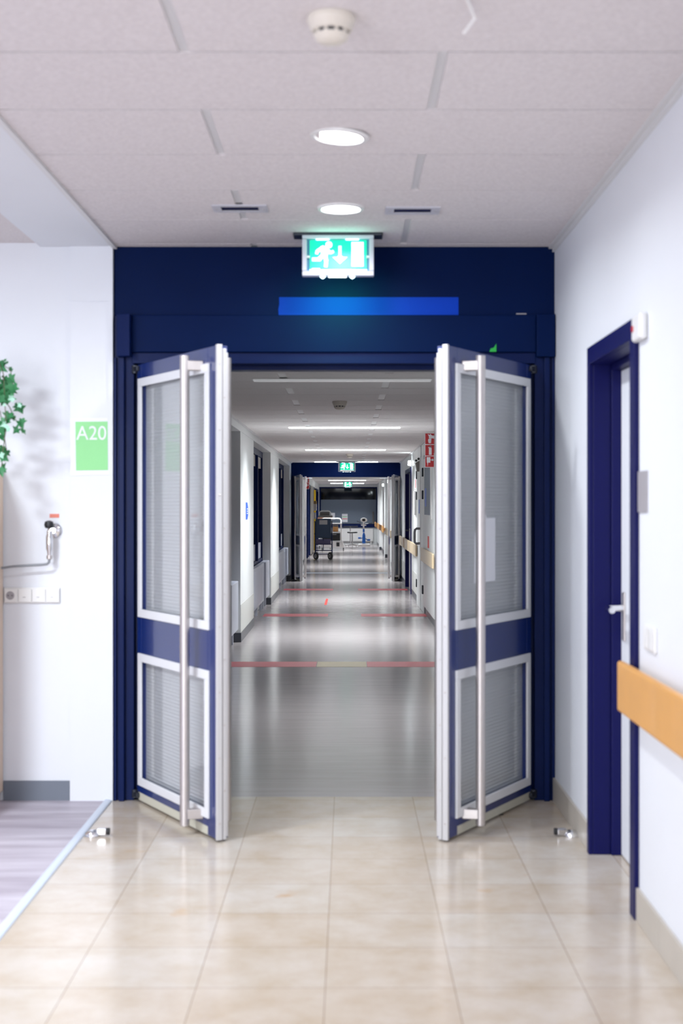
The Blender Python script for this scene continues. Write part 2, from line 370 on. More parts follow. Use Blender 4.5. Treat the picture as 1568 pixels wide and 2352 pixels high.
tag(o.build('blue_strip', M['blue_strip']), 'bright blue blank strip stuck on the navy header below the exit sign', 'sign')
tag(MB().box(.83, .88, 7.0375, 7.04, 2.404, 2.410).build('name_tag', M['sign_grey']), 'tiny grey maker tag low on the navy header near its corner', 'tag')

# ------------------------------------------------------------------ door leaves
def leaf(name, label, loc, ang, mirror, H=2.151, sticker=True):
    W, T = .97, .055; k = H/2.151
    r = thing(name, label, 'door', loc, ang, kind='structure')
    def B(mb, nm, m, bev=0, smooth=False, parent=r): return mb.build(nm, m, parent, bev, smooth, local=True, mirror=mirror)
    z = dict(b0=.088*k, b1=.735*k, t0=.912*k, t1=2.080*k)
    s0, s1, bw = .030, .905, .040
    fr = MB()
    fr.box(0, s0+.025, 0, T, .05, H).box(s1-.025, W, 0, T, .012, H)
    for a, c in ((.05, z['b0']+.025), (z['b1']-.025, z['t0']+.025), (z['t1']-.025, H)): fr.box(s0+.025, s1-.025, 0, T, a, c)
    B(fr, 'leaf_frame', M['leaf_paint'], .002)
    for a, c in ((z['b0'], z['b1']), (z['t0'], z['t1'])):
        B(MB().box(s0+.026, s1-.026, .024, .031, a+.026, c-.026), 'glass_pane', M['glass'])
        B(MB().ring(s0, s1, a, c, bw, bw, -.011, -.0005), 'glazing_bead', M['bead'], .002)
        B(MB().ring(s0, s1, a, c, bw, bw, T+.0005, T+.011), 'glazing_bead', M['bead'], .002)
    ed = MB().box(W+.0005, W+.016, -.002, .0235, .008, H+.004).box(W+.0005, W+.010, .0285, .046, .008, H-.012).box(W+.0005, W+.004, .047, .056, .02, H-.03)
    e = B(ed, 'edge_profile', M['alu'], .002)
    sc = MB()
    n = 8
    for i in range(n): sc.lathe([(.0045, W+.016), (.003, W+.0172)], (0, .011, .08 + i*(H-.16)/(n-1)), 'X', 10)
    for i in range(n-1): sc.lathe([(.004, W+.010), (.003, W+.0112)], (0, .037, .22 + i*(H-.16)/(n-1)), 'X', 10)
    B(sc, 'edge_screws', M['steel'], parent=e)
    B(MB().box(W+.0005, W+.005, .0240, .028, .006, H-.004), 'edge_seal', M['rubber'])
    B(MB().box(.01, .915, .002, T-.002, .010, .049), 'draught_seal', M['seal'], .002)
    for sg, yf in ((-1, 0), (1, T)):
        yb = yf + sg*.073
        bar = MB().tube([(.793, yb, .046), (.793, yb, 2.119*k)], .0215, 20)
        hb = B(bar, 'pull_bar', M['steel'], 0, True)
        for zz in (.095, 2.075*k):
            B(MB().poly([(.775, yf+sg*.0005), (.835, yf+sg*.0005), (.812, yb), (.793, yb)], zz-.022, zz+.022, 'XY'), 'bar_bracket', M['steel'], .004, parent=hb)
    for zz in (.035, H-.02):
        hg = MB().tube([(-.022, -.004, zz-.02), (-.022, -.004, zz+.02)], .016, 14).box(-.022, .03, -.016, -.0005, zz-.012, zz+.012).box(-.07, -.022, -.014, .002, zz+.006, zz+.018)
        B(hg, 'hinge', M['dark_metal'], .002, True)
    return r
HL = (-1.040, 7.012, 0); HR = (.900, 7.012, 0); A1 = math.radians(61.3)
dl = leaf('door_1', 'navy glazed door leaf standing open beside the green notice', HL, -A1, False)
dr = leaf('door_2', 'navy glazed door leaf standing open beside the side door', HR, A1, True)
hexa = [(0, -.027), (.012, -.027), (.026, -.006), (.026, .010), (.014, .027), (0, .027)]
for par, sg in ((dl, 1), (dr, -1)):
    mb = MB(); mb.poly([(sg*(.863-x*1.3), 1.525+zz) for x, zz in hexa], .0215, .0238)
    s = mb.build('blue_sticker', M['blue_sticker'], par, local=True); s['label'] = 'blue marker sticker on the glass near the bead'
MB().poly([(-.40, 1.105), (-.645, 1.105), (-.64, 1.32), (-.60, 1.40), (-.40, 1.40)], .0222, .0236).poly([(-.50, 1.40), (-.53, 1.40), (-.52, 1.43)], .0222, .0236).build('taped_paper', M['paper'], dr, local=True)['label'] = 'white paper taped to the ribbed glass'
tag(MB().poly([(.700, 2.232), (.716, 2.236), (.728, 2.256), (.728, 2.216), (.695, 2.216)], 7.006, 7.0118).build('green_tab', mat('green_plastic', (.01, .42, .05), .4)), 'small green tab on the header just above the open door on the right', 'tab')

# ================================================================== SETTING: corridor
rows = [7.2]
y = 7.2
while y < 28.6: y += .6; rows.append(min(y, 28.78))
jo = [[-.455], [.275]]
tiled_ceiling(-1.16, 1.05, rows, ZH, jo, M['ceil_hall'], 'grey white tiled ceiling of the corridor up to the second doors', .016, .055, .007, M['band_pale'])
rows = [28.9]; y = 28.9
while y < 55.4: y += .6; rows.append(min(y, 55.5))
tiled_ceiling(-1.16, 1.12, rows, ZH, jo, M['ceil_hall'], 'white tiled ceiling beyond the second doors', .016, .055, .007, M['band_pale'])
PIL = [(7.2, 9.0), (15.28, 17.4), (21.2, 23.7), (28.07, 28.9)]
BAY = [(9.0, 15.28), (17.4, 21.2), (23.7, 28.07)]
ZL = 2.266
wl = MB()
for a, c in PIL: wl.box(-1.55, -1.16, a, c, 0, ZL)
wl.box(-1.55, -1.16, 7.2, 28.9, ZL, ZH+.1)
for a, c in BAY: wl.box(-1.55, -1.275, a, c, 0, .60)
st(wl.build('wall_corridor_left', M['wall_hall'], bev=.003), 'white window wall with broad piers along the corridor', 'wall')
cv = MB().box(-1.16, -1.135, 7.2, 28.7, ZH-.014, ZH+.002)
st(cv.build('trim_7', M['band']), 'ceiling edge strip above the window piers', 'trim')
st(MB().box(1.025, 1.05, 7.2, 28.7, ZH-.014, ZH+.002).build('trim_8', M['band']), 'ceiling edge strip along the handrail wall of the corridor', 'trim')
g = MB(); bb = MB()
for a, c in PIL:
    g.box(-1.16, -1.157, a+.003, c-.003, .10, .40)
    bb.box(-1.16, -1.152, a-.008, c+.008, 0, .10).box(-1.275, -1.16, a-.008, a, 0, .10)
st(g.build('trim_9', M['guard']), 'cream wall guard panels low on the window piers', 'wall guard')
st(bb.build('baseboard_corridor_left', M['skirt']), 'dark skirting around the window piers', 'baseboard')

def window_unit(n, a, c, label):
    r = thing('window_%d' % n, label, 'window', (-1.30, (a+c)/2, .60), kind='structure')
    fr = MB(); x0, x1 = -1.34, -1.278
    fr.box(x0, x1, a, a+.09, .60, ZL).box(x0, x1, c-.13, c, .60, ZL).box(x0, x1, a+.09, c-.13, .60, .70).box(x0, x1, a+.09, c-.13, ZL-.09, ZL)
    fr.build('window_frame', M['navy'], r, bev=.004)
    k = max(1, round((c-a)/1.35)); ys = [c-.13 - (c-a-.22)*i/k for i in range(k+1)]
    for i in range(k):
        y1, y0 = ys[i], ys[i+1]
        if i < k-1: MB().box(x0, -1.262, y0-.035, y0+.035, .70, ZL-.09).build('mullion', M['navy'], r, bev=.004)
        p0, p1 = y0 + (.035 if i < k-1 else 0), y1 - (.035 if i else 0)
        MB().box(-1.325, -1.315, p0, p1, .70, ZL-.09).build('glass_pane', M['night'], r)
        MB().box(-1.312, -1.30, p0+.01, p1-.01, 2.02, ZL-.09).build('roller_blind', M['taupe'], r)
        MB().box(-1.312, -1.30, p0+.01, p1-.01, .705, .93).build('lower_panel', M['radiator'], r)
    return r
window_unit(1, *BAY[0], 'dark night window in navy frame just inside the first doors')
window_unit(2, *BAY[1], 'dark night window in navy frame between first and second visible piers')
window_unit(3, *BAY[2], 'dark night window in navy frame nearest the second doors')
def radiator(a, c, label):
    r = thing('radiator', label, 'radiator', (-1.22, (a+c)/2, 0), group='radiators under the corridor windows')
    m = MB().box(-1.262, -1.20, a, c-.95, .125, .66)
    n = int((c-.95-a)/.12)
    for i in range(n): m.box(-1.20, -1.197, a+.03+i*.12, a+.12+i*.12, .16, .62)
    m.build('radiator_panel', M['radiator'], r, bev=.006)
    MB().box(-1.262, -1.172, c-.90, c-.06, .15, .665).build('pipe_cover', M['radiator'], r, bev=.006)
    for yy in (a+.15, (a+c)/2-.3, c-1.15, c-.75, c-.2):
        MB().box(-1.255, -1.215, yy-.03, yy+.03, 0, .15).build('foot', M['radiator'], r)
radiator(9.2, 15.2, 'long pale enamel radiator under the window just inside the first doors')
radiator(17.45, 21.15, 'pale enamel radiator between the first two visible piers')
radiator(23.75, 28.0, 'pale enamel radiator nearest the second doors')
# right corridor wall
XC = 1.05
E0, E1, EZ = 23.75, 25.95, 2.10
wr = MB().box(XC, 1.5, 7.2, E0, 0, ZH+.1).box(XC, 1.5, E1, 28.9, 0, ZH+.1).box(XC, 1.5, E0, E1, EZ, ZH+.1).box(XC+.2, 1.5, E0, E1, 0, EZ)
st(wr.build('wall_corridor_right', M['wall_hall']), 'white corridor wall with the wooden handrails', 'wall')
g = MB(); bb = MB()
for a, c in ((7.2, 16.9), (21.35, 23.5), (26.2, 28.7)):
    g.box(XC-.003, XC, a, c, .10, .42); bb.box(XC-.008, XC, a, c, 0, .10)
bb.box(XC-.008, XC, 16.9, 19.3, 0, .10)
st(g.build('trim_10', M['guard']), 'cream wall guard panels low on the handrail wall', 'wall guard')
st(bb.build('baseboard_corridor_right', M['skirt']), 'dark skirting along the handrail wall', 'baseboard')
# wall above/around the first door set, seen from the corridor
st(MB().box(XL-.34, XL, 7.2, 7.24, ZH, ZC).box(XL, 1.36, 7.2, 7.24, ZH, ZC).build('wall_over_doors', M['wall_hall']), 'wall above the first doors on the corridor side', 'wall')

# fire doors folded against the right wall
d4 = thing('door_4', 'white fire door flat on the corridor wall under the red signs', 'door', (XC, 18.2, 0), kind='structure')
MB().box(XC-.03, XC-.001, 16.95, 19.34, .11, 2.10).build('door_panel', M['wall_hall'], d4, bev=.004)
MB().box(XC-.032, XC-.03, 17.75, 19.1, 1.35, 1.98).build('grey_window_panel', M['frost'], d4)
MB().box(XC-.04, XC-.031, 17.35, 17.62, 1.30, 1.98).build('notice_frame', M['white_pl'], d4, bev=.003)
MB().box(XC-.0335, XC-.032, 18.6, 18.95, 1.46, 1.70).build('blue_sticker', M['blue_sticker'], d4)
d5 = thing('door_5', 'white fire door post with hinges and a grey pull handle', 'door', (XC, 20.4, 0), kind='structure')
MB().box(XC-.022, XC-.001, 19.46, 20.2, .0, 2.16).box(XC-.03, XC-.001, 20.25, 21.3, .0, 2.16).build('door_panel', M['wall_hall'], d5, bev=.005)
MB().box(XC-.012, XC-.001, 19.35, 19.455, 0, 2.16).build('dark_gap', M['dark_metal'], d5)
for yy in (19.5, 21.2):
    for zz in (.32, 1.62, 1.93):
        MB().box(XC-.045, XC-.023 if yy < 20 else XC-.0305, yy-.03, yy+.06, zz-.06, zz+.06).build('hinge', M['dark_metal'], d5, bev=.004)
MB().tube([(XC-.03, 20.28, .935), (XC-.085, 20.28, .93), (XC-.105, 20.28, .95), (XC-.107, 20.28, .99), (XC-.107, 20.28, 1.09), (XC-.10, 20.28, 1.13), (XC-.08, 20.28, 1.145), (XC-.03, 20.28, 1.145)], .018, 12).build('pull_handle', M['mid_metal'], d5, smooth=True)
MB().box(XC-.0325, XC-.0305, 20.4, 20.62, 1.36, 1.56).build('blue_sticker', M['blue_sticker'], d5)
# blue side door in the corridor
d6 = thing('door_6', 'blue corridor side door with a pale lower panel behind the handrails', 'door', (XC, 24.8, 0), kind='structure')
fr = MB().box(XC-.015, XC, E0-.06, E0+.03, 0, 2.12).box(XC-.015, XC, E1-.03, E1+.06, 0, 2.12).box(XC-.015, XC, E0, E1, 2.05, 2.12)
fr.box(XC, XC+.12, E0, E0+.03, 0, 2.09).box(XC, XC+.12, E1-.03, E1, 0, 2.09).box(XC, XC+.12, E0, E1, 2.05, 2.099)
fr.build('door_frame', M['indigo'], d6)
MB().box(XC+.02, XC+.06, E0+.035, 25.15, 1.08, 2.045).build('door_panel', M['navy'], d6)
MB().box(XC+.02, XC+.058, E0+.035, 25.15, .01, 1.075).build('kick_plate', M['radiator'], d6)
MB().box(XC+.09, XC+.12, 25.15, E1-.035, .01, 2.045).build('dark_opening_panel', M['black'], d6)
MB().tube([(XC+.02, 25.05, 1.04), (XC-.03, 25.05, 1.04), (XC-.035, 24.9, 1.04)], .012).build('door_handle', M['dark_metal'], d6)

# ------------------------------------------------------------------ second door set
YQ = 28.72
q = thing('trim_11', 'navy blue frame and header of the second door set down the corridor', 'door frame', (0, YQ, 0), kind='structure')
MB().box(-1.16, 1.05, 28.78, 28.9, 2.06, ZH).build('header_panel', M['navy_dull'], q)
for a, c in ((-1.16, -1.09), (1.0, 1.05)): MB().box(a, c, 28.78, 28.9, 0, 2.06).build('jamb', M['navy'], q)
for a, c in ((-.89, -.73), (.64, .82)): MB().box(a, c, 28.70, 28.775, 2.028, 2.045).build('closer_arm', M['white_pl'], q)
B2 = math.radians(82)
leaf('door_7', 'far navy door leaf open beside the window wall down the corridor', (-1.085, 28.74, 0), -B2, False, 2.087)
leaf('door_8', 'far navy door leaf open beside the handrail wall down the corridor', (1.030, 28.74, 0), B2, True, 2.087)
st(MB().box(-1.08, 1.0, 31.2, 31.5, 0, .004).build('trim_12', M['strip']), 'pale threshold strip across the floor past the second doors', 'floor trim')

# ------------------------------------------------------------------ beyond the second doors
wl = MB().box(-1.5, -1.16, 28.9, 38.0, 0, ZH+.1).box(-1.5, -1.16, 38.0, 55.7, 2.12, ZH+.1).box(-1.5, -1.16, 43.0, 46.0, 0, 2.12).box(-1.5, -1.32, 38.0, 55.7, 0, 2.12)
st(wl.build('wall_far_left', M['wall_hall']), 'pale wall behind the wheelchair beyond the second doors', 'wall')
st(MB().box(-1.16, -1.15, 28.9, 37.9, 0, .1).build('baseboard_far_left', M['skirt']), 'skirting past the second doors on the wheelchair side', 'baseboard')
def far_door(n, a, c, lab, m):
    r = thing('door_%d' % n, lab, 'door', (-1.2, (a+c)/2, 0), kind='structure')
    MB().box(-1.32, -1.15, a, a+.12, 0, 2.12).box(-1.32, -1.15, c-.12, c, 0, 2.12).box(-1.32, -1.15, a+.12, c-.12, 2.04, 2.12).build('door_frame', M['navy'], r)
    MB().box(-1.28, -1.23, a+.12, c-.12, .01, 2.04).build('door_panel', m, r)
far_door(9, 38.02, 40.4, 'blue framed pale door beside the far red fire signs', M['wall_hall'])
far_door(10, 41.3, 42.98, 'navy door between far red signs and taupe wall panel', M['navy'])
far_door(11, 46.02, 48.6, 'navy door behind the yellow post near the wheelchair', M['navy'])
far_door(12, 51.0, 54.6, 'blue door nearest the end window', M['navy'])
tag(MB().box(-1.155, -1.125, 43.1, 45.9, .02, 2.1).build('wall_panel', M['taupe']), 'tall taupe panel on the wall before the yellow post', 'panel')
yp = thing('yellow_post', 'yellow upright post with taupe boxes left of the wheelchair', 'post', (-1.12, 47.6, 0))
MB().box(-1.155, -1.10, 47.55, 47.65, .0, 2.03).build('post', M['yellow'], yp)
MB().box(-1.19, -1.06, 47.42, 47.54, 1.56, 1.66).build('dark_box', mat('brown_box', (.2, .12, .03), .6), yp)
MB().box(-1.21, -1.06, 47.40, 47.54, 1.34, 1.56).build('taupe_box', M['taupe'], yp)
MB().box(-1.21, -1.09, 47.40, 47.54, 1.06, 1.27).build('grey_box', M['taupe'], yp)
wr = MB().box(1.12, 1.5, 28.9, 55.7, 0, ZH+.1)
for a in (35.0, 40.8, 48.3): wr.box(1.05, 1.12, a, a+1.2, 0, ZH+.1)
wr.box(1.05, 1.12, 28.9, 29.4, 0, ZH+.1)
st(wr.build('wall_far_right', M['wall_hall']), 'white wall with slim piers and handrails beyond the second doors', 'wall')
bb = MB().box(1.112, 1.12, 29.4, 55.5, 0, .09)
for a in (35.0, 40.8, 48.3): bb.box(1.045, 1.115, a-.01, a, 0, .1)
st(bb.build('baseboard_far_right', M['skirt']), 'dark skirting with black pier ends beyond the second doors', 'baseboard')
st(MB().box(-1.5, 1.5, 55.5, 55.7, 0, .72).box(-1.5, 1.5, 55.5, 55.7, 2.24, ZH+.1).box(-1.5, -1.14, 55.5, 55.7, .72, 2.24).box(1.12, 1.5, 55.5, 55.7, .72, 2.24).build('wall_end', M['wall_hall']), 'end wall of the corridor below and above the wide window', 'wall')
w4 = thing('window_4', 'wide end window, dark above and frosted grey below', 'window', (0, 55.5, .72), kind='structure')
MB().box(-1.14, 1.12, 55.55, 55.56, .82, 2.24).build('glass_pane', M['night'], w4)
MB().box(-1.13, 1.09, 55.53, 55.545, .82, 1.745).build('frosted_panel', M['frost'], w4)
MB().box(-1.14, 1.12, 55.42, 55.54, .66, .80).build('window_sill', M['navy'], w4)
MB().box(-1.14, -1.08, 55.50, 55.54, .81, 2.24).box(1.08, 1.12, 55.50, 55.54, .81, 2.24).box(-1.08, 1.08, 55.50, 55.54, 2.19, 2.24).build('window_frame', M['navy'], w4)
r = thing('radiator', 'white ribbed radiator under the end window', 'radiator', (.2, 55.4, .1))
m = MB().box(-.4, .96, 55.42, 55.48, .12, .62)
for i in range(17): m.box(-.39+i*.08, -.34+i*.08, 55.40, 55.42, .13, .61)
m.build('radiator_panel', M['white_pl'], r)
for xx in (-.3, .86): MB().box(xx, xx+.04, 55.43, 55.47, 0, .12).build('foot', M['white_pl'], r)
tag(MB().box(.93, .99, 55.34, 55.40, .80, 1.28).build('upright_bar', M['grey_dev'], bev=.015), 'dark upright bar standing on the end window sill', 'bar')
n_ = thing('paper_notice', 'white notice with green and red lines on the end window', 'notice', (-.14, 55.52, 1.1))
MB().box(-.255, -.035, 55.523, 55.529, .87, 1.19).build('sheet', M['paper'], n_)
MB().box(-.24, -.05, 55.521, 55.523, 1.06, 1.085).build('green_line', M['green_paper'], n_)
MB().box(-.24, -.05, 55.521, 55.523, .985, 1.01).build('red_line', M['red_bright'], n_)
tag(MB().box(-.80, -.53, 55.523, 55.529, .98, 1.23).build('paper_notice', M['paper']), 'blank white paper on the end window above the trolley', 'notice')

# ================================================================== LIGHTS IN VIEW
def downlight(yy, label, lit_only=False):
    t = thing('downlight', label, 'ceiling light', (-.033, yy, ZC), group='round downlights in the hall ceiling')
    MB().lathe([(.082, -.004), (.085, -.010), (.100, -.008), (.104, 0), (.082, 0)], (-.033, yy, ZC), 'Z', 40).build('trim_ring', M['white_pl'], t, smooth=True)
    MB().lathe([(.081, -.0045), (.081, -.0005)], (-.033, yy, ZC), 'Z', 40).build('diffuser', M['emit_white'], t)
    area('lamp_light', (0, 0, -.013), .15, .15, DOWN_W, NEUT, parent=t, disk=True, spread=math.radians(165))
    return t
downlight(6.116, 'round white downlight nearest the exit sign')
dlt = downlight(4.927, 'round white downlight between the smoke detector and the other downlight')
dlt.rotation_euler = (0, math.radians(4), 0)     # hangs a little crooked
def batten(yy, label, on=True):
    t = thing('ceiling_batten', label, 'ceiling light', (-.045, yy, ZH), group='tube lights across the corridor ceiling')
    MB().box(-.68, .59, yy-.065, yy+.065, ZH-.004, ZH-.0005).build('housing', M['white_pl'], t, bev=.002)
    MB().box(-.67, .58, yy-.055, yy+.055, ZH-.015, ZH-.0045).build('diffuser', M['emit_tube'] if on else M['off_tube'], t, bev=.003)
    area('lamp_light', (-.0, 0, -.018), 1.2, .1, TUBE_W if on else DIM_W, (.93, .97, 1), parent=t, spread=math.radians(136))
batten(10.02, 'dim tube light just inside the first doors', False)
batten(16.0, 'lit tube light above the first visible window pier'); batten(22.2, 'lit tube light above the corridor red line')
batten(28.1, 'lit tube light right before the second doors')
for yy in (34.6, 41.2): batten(yy, 'tube light hidden behind the second header')
batten(47.5, 'lit tube light before the farthest exit sign'); batten(53.2, 'lit tube light above the exercise bike')
def detector(x, yy, zc, label, k=1.0, cap=True):
    t = thing('smoke_detector', label, 'smoke detector', (x, yy, zc), group='ceiling smoke detectors')
    MB().lathe([(.062*k, 0), (.064*k, -.012), (.060*k, -.022), (.058*k, -.024), (.056*k, -.034), (.05*k, -.040)], (x, yy, zc-.0005), 'Z', 40).build('base', M['cream_pl'], t, smooth=True)
    if cap:
        MB().lathe([(.043*k, -.041), (.043*k, -.049)], (x, yy, zc), 'Z', 32).build('dark_slot', M['dark_metal'], t)
        c = MB()
        for i in range(10):
            a = 2*PI*i/10; c.box(x+.044*k*math.cos(a)-.004, x+.044*k*math.cos(a)+.004, yy+.044*k*math.sin(a)-.004, yy+.044*k*math.sin(a)+.004, zc-.05, zc-.041)
        c.build('slot_ribs', M['cream_pl'], t)
        MB().lathe([(.047*k, -.050), (.042*k, -.062), (.030*k, -.070), (.012*k, -.073), (0.002, -.0735)], (x, yy, zc), 'Z', 32).build('cap', M['cream_pl'], t, smooth=True)
detector(-.045, 3.73, ZC, 'cream smoke detector on the speckled ceiling, nearest the lens')
detector(-.075, 12.1, ZH, 'cream smoke detector between the dim and the lit tube lights', 1.0)
detector(.02, 24.0, ZH, 'small smoke detector before the second doors', 1.0)
def slot_vent(x, yy, label):
    t = thing('ceiling_vent', label, 'vent', (x, yy, ZC), group='slot vents either side of the downlight')
    z0, z1 = ZC-.006, ZC-.0005
    MB().box(x-.118, x-.08, yy-.072, yy+.072, z0, z1).box(x+.08, x+.118, yy-.072, yy+.072, z0, z1).box(x-.08, x+.08, yy-.072, yy-.042, z0, z1).box(x-.08, x+.08, yy+.042, yy+.072, z0, z1).build('vent_frame', M['vent'], t)
    MB().box(x-.08, x+.08, yy-.042, yy+.042, ZC-.0025, z1).build('dark_slot', M['black'], t)
    s = MB()
    for i in range(3): s.box(x-.08, x+.08, yy-.022+i*.02, yy-.019+i*.02, ZC-.0040, ZC-.0026)
    s.build('slats', M['indigo'], t)
    for sx in (-.1, .1): MB().lathe([(.004, -.0075), (.005, -.006)], (x+sx, yy, ZC), 'Z', 10).build('screw', M['steel'], t)
slot_vent(-.466, 6.12, 'slot vent left of the downlight, crossed by a ceiling joint')
slot_vent(.277, 6.16, 'slot vent right of the downlight with an even dark slot')
tag(MB().tube([(.30, 3.60, ZC-.002), (.325, 3.66, ZC-.03), (.30, 3.70, ZC-.055)], .004, 8).build('wire_scrap', M['white_pl']), 'short white wire end hanging from the ceiling beside the smoke detector', 'wire')

# ------------------------------------------------------------------ exit signs
def exit_sign(x, yy, zt, label, arrow='down', watts=2.0):
    t = thing('exit_sign', label, 'exit sign', (x, yy, zt), group='lit green exit signs under the ceiling')
    W, H = .336, .197; z1 = zt-.006; z0 = z1-H
    MB().box(x-.21, x+.21, yy-.02, yy+.09, zt-.014, zt-.0005).build('ceiling_plate', M['dark_metal'], t, bev=.003)
    zi0, zi1 = z0+.027, z1-.020; xi = W/2-.022
    MB().ring(x-W/2, x+W/2, z0, z1, .022, .0235, yy-.018, yy+.03).build('housing', M['exit_frame'], t, bev=.004)
    MB().box(x-xi, x+xi, yy+.005, yy+.012, z0+.0235, z1-.0235).build('clear_panel', M['acrylic'], t)
    gx0, gx1, gz0, gz1 = x-.132, x+.134, z0+.031, z1-.029
    g = MB().box(gx0, gx1, yy-.006, yy+.004, gz0, gz1).build('green_panel', M['exit_green'], t)
    gw, gh = gx1-gx0, gz1-gz0
    def P(u, v): return (gx0 + u*gw, gz0 + v*gh)
    p = MB(); a, b = yy-.0085, yy-.0065
    def man(p, mx=1, ox=0):
        def Q(u, v): return P(ox + mx*u, v)
        c = Q(.335, .84); p.disc(c[0], c[1], .0155, a, b)
        p.poly([Q(.19, .78), Q(.28, .80), Q(.335, .60), Q(.30, .42), Q(.20, .40)], a, b)
        p.stroke(Q(.25, .77), Q(.13, .62), .016, a, b); p.stroke(Q(.13, .64), Q(.12, .52), .014, a, b)
        p.stroke(Q(.29, .70), Q(.37, .55), .015, a, b); p.stroke(Q(.36, .56), Q(.42, .62), .013, a, b)
        p.stroke(Q(.22, .46), Q(.16, .34), .019, a, b); p.stroke(Q(.19, .34), Q(.04, .34), .016, a, b)
        p.stroke(Q(.27, .46), Q(.29, .28), .018, a, b); p.stroke(Q(.29, .32), Q(.28, .08), .016, a, b)
    if arrow == 'down':
        man(p)
        p.stroke(P(.53, .80), P(.53, .42), .0125, a, b)
        p.poly([P(.53, .19), P(.66, .42), P(.585, .42), P(.56, .46), P(.50, .46), P(.475, .42), P(.40, .42)], a, b)
        c0, c1 = P(.735, .10), P(.945, .93); p.box(c0[0], c1[0], a, b, c0[1], c1[1])
    else:
        c0, c1 = P(.08, .10), P(.28, .90); p.box(c0[0], c1[0], a, b, c0[1], c1[1])
        p.stroke(P(.42, .5), P(.60, .5), .012, a, b); p.poly([P(.36, .5), P(.46, .68), P(.46, .32)], a, b)
        man(p, -1, 1.02)
    p.build('pictograms', M['exit_white'], g)
    MB().box(gx0+.01, gx0+.047, a, b, gz0+.001, gz0+.005).build('small_print', M['exit_white'], g)
    MB().box(gx0-.001, gx1+.001, yy-.010, yy+.004, gz0-.009, gz0-.001).build('lit_edge', M['exit_white'], t)
    for sx in (-.072, .067):
        MB().lathe([(.0005, -.014), (.011, -.008), (.014, 0)], (x+sx, yy, z0+.001), 'Z', 14).build('led', M['exit_dot'], t)
        MB().box(x+sx-.03, x+sx+.03, yy-.012, yy+.004, z1-.0285, z1-.024).build('led_bar', M['exit_dot'], t)
    MB().box(x-.045, x+.04, yy-.01, yy+.01, z0-.006, z0+.0005).build('lower_lens', M['exit_white'], t)
    for sx in (-.139, .141): MB().box(x+sx-.007, x+sx+.007, yy-.012, yy+.004, (z0+z1)/2-.014, (z0+z1)/2-.004).build('clip', M['white_pl'], t)
    if watts:
        area('exit_glow', (0, .06, -.215), .22, .03, watts, (.0, 1, .40), rot=(math.radians(50), 0, 0), parent=t, spread=math.radians(136))
        area('exit_glow', (0, -.06, -.10), .26, .10, watts*.06, (.12, 1, .65), rot=(PI/2+1.1, 0, 0), parent=t)
exit_sign(-.049, 6.68, ZC, 'lit green exit sign hanging in front of the navy header', 'down', 1.1)
exit_sign(-.03, 28.0, ZH, 'smaller lit exit sign before the second doors down the corridor', 'down', 0)
exit_sign(-.02, 49.6, ZH, 'farthest lit exit sign with sideways arrow near the end window', 'side', 0)

# ================================================================== THINGS IN THE HALL
# green A20 notice
t = thing('notice', 'green A20 notice on white paper taped to the white pillar', 'notice', (-1.273, 7.02, 1.76))
MB().poly([(-1.372, 1.606), (-1.188, 1.61), (-1.181, 1.61), (-1.186, 1.892), (-1.372, 1.888)], 7.0185, 7.0205).build('sheet', M['paper'], t)
MB().poly([(-1.3435, 1.631), (-1.186, 1.633), (-1.188, 1.873), (-1.347, 1.872)], 7.0170, 7.0180).build('green_print', M['green_paper'], t)
text_mesh('A20', .098, M['paper'], 'lettering', t, (-1.267+1.273, 7.0160-7.02, 1.783-1.76), .0006, .92)
# sockets
t = thing('socket_strip', 'white four-gang socket strip low on the white wall', 'socket', (-1.57, 7.04, 1.015))
MB().box(-1.705, -1.425, 7.0285, 7.0395, .975, 1.053).build('backplate', M['white_pl'], t, bev=.005)
for i in range(4):
    xc = -1.666 + i*.0685
    pl = MB().box(xc-.0325, xc+.0325, 7.0225, 7.0280, .981, 1.047).build('socket_plate' if i == 0 else 'blank_plate', M['white_pl'], t, bev=.004)
    if i == 0:
        MB().lathe([(.021, 7.0220), (.021, 7.0240), (.018, 7.0245)], (xc-.004, 0, 1.014), 'Y', 28).build('socket_well', M['sign_grey'], pl)
        for sx in (-.0095, .0095): MB().lathe([(.003, 7.0212), (.003, 7.0219)], (xc-.004+sx, 0, 1.014), 'Y', 10).build('pin_hole', M['black'], pl)
    else:
        MB().box(xc-.010, xc+.004, 7.0219, 7.0224, 1.004, 1.007).build('mark', M['sign_grey'], pl)
# gas outlet and hose
t = thing('wall_tap', 'chrome wall tap with black knob and grey hose', 'tap', (-1.462, 7.04, 1.33))
MB().lathe([(.036, 7.039), (.036, 7.032), (.030, 7.026), (.014, 7.022), (.014, 6.985)], (-1.452, 0, 1.335), 'Y', 28).build('rosette', M['chrome'], t, smooth=True)
MB().lathe([(.006, 0), (.019, .004), (.024, .018), (.020, .034), (.006, .040)], (-1.468, 6.975, 1.345), 'Z', 20).build('knob', M['black'], t, smooth=True)
MB().lathe([(.013, 1.335), (.013, 1.318), (.017, 1.310), (.017, 1.245), (.012, 1.235), (.010, 1.214)], (-1.466, 6.975, 0), 'Z', 20).build('flow_tube', M['chrome'], t, smooth=True)
MB().lathe([(.014, 1.214), (.014, 1.196), (.006, 1.192)], (-1.466, 6.975, 0), 'Z', 16).build('coupling', M['steel'], t, smooth=True)
MB().tube([(-1.466, 6.975, 1.195), (-1.468, 6.975, 1.180), (-1.478, 6.975, 1.171), (-1.50, 6.975, 1.168), (-1.56, 6.975, 1.165), (-1.64, 6.97, 1.160), (-1.70, 6.97, 1.152)], .0065, 10).build('hose', M['hose'], t, smooth=True)
tag(MB().box(-1.478, -1.431, 7.0375, 7.0398, 1.398, 1.417).build('red_label', mat('orange_red_label', (.72, .20, .14), .5)), 'small red label on the white wall just above the tap', 'label')
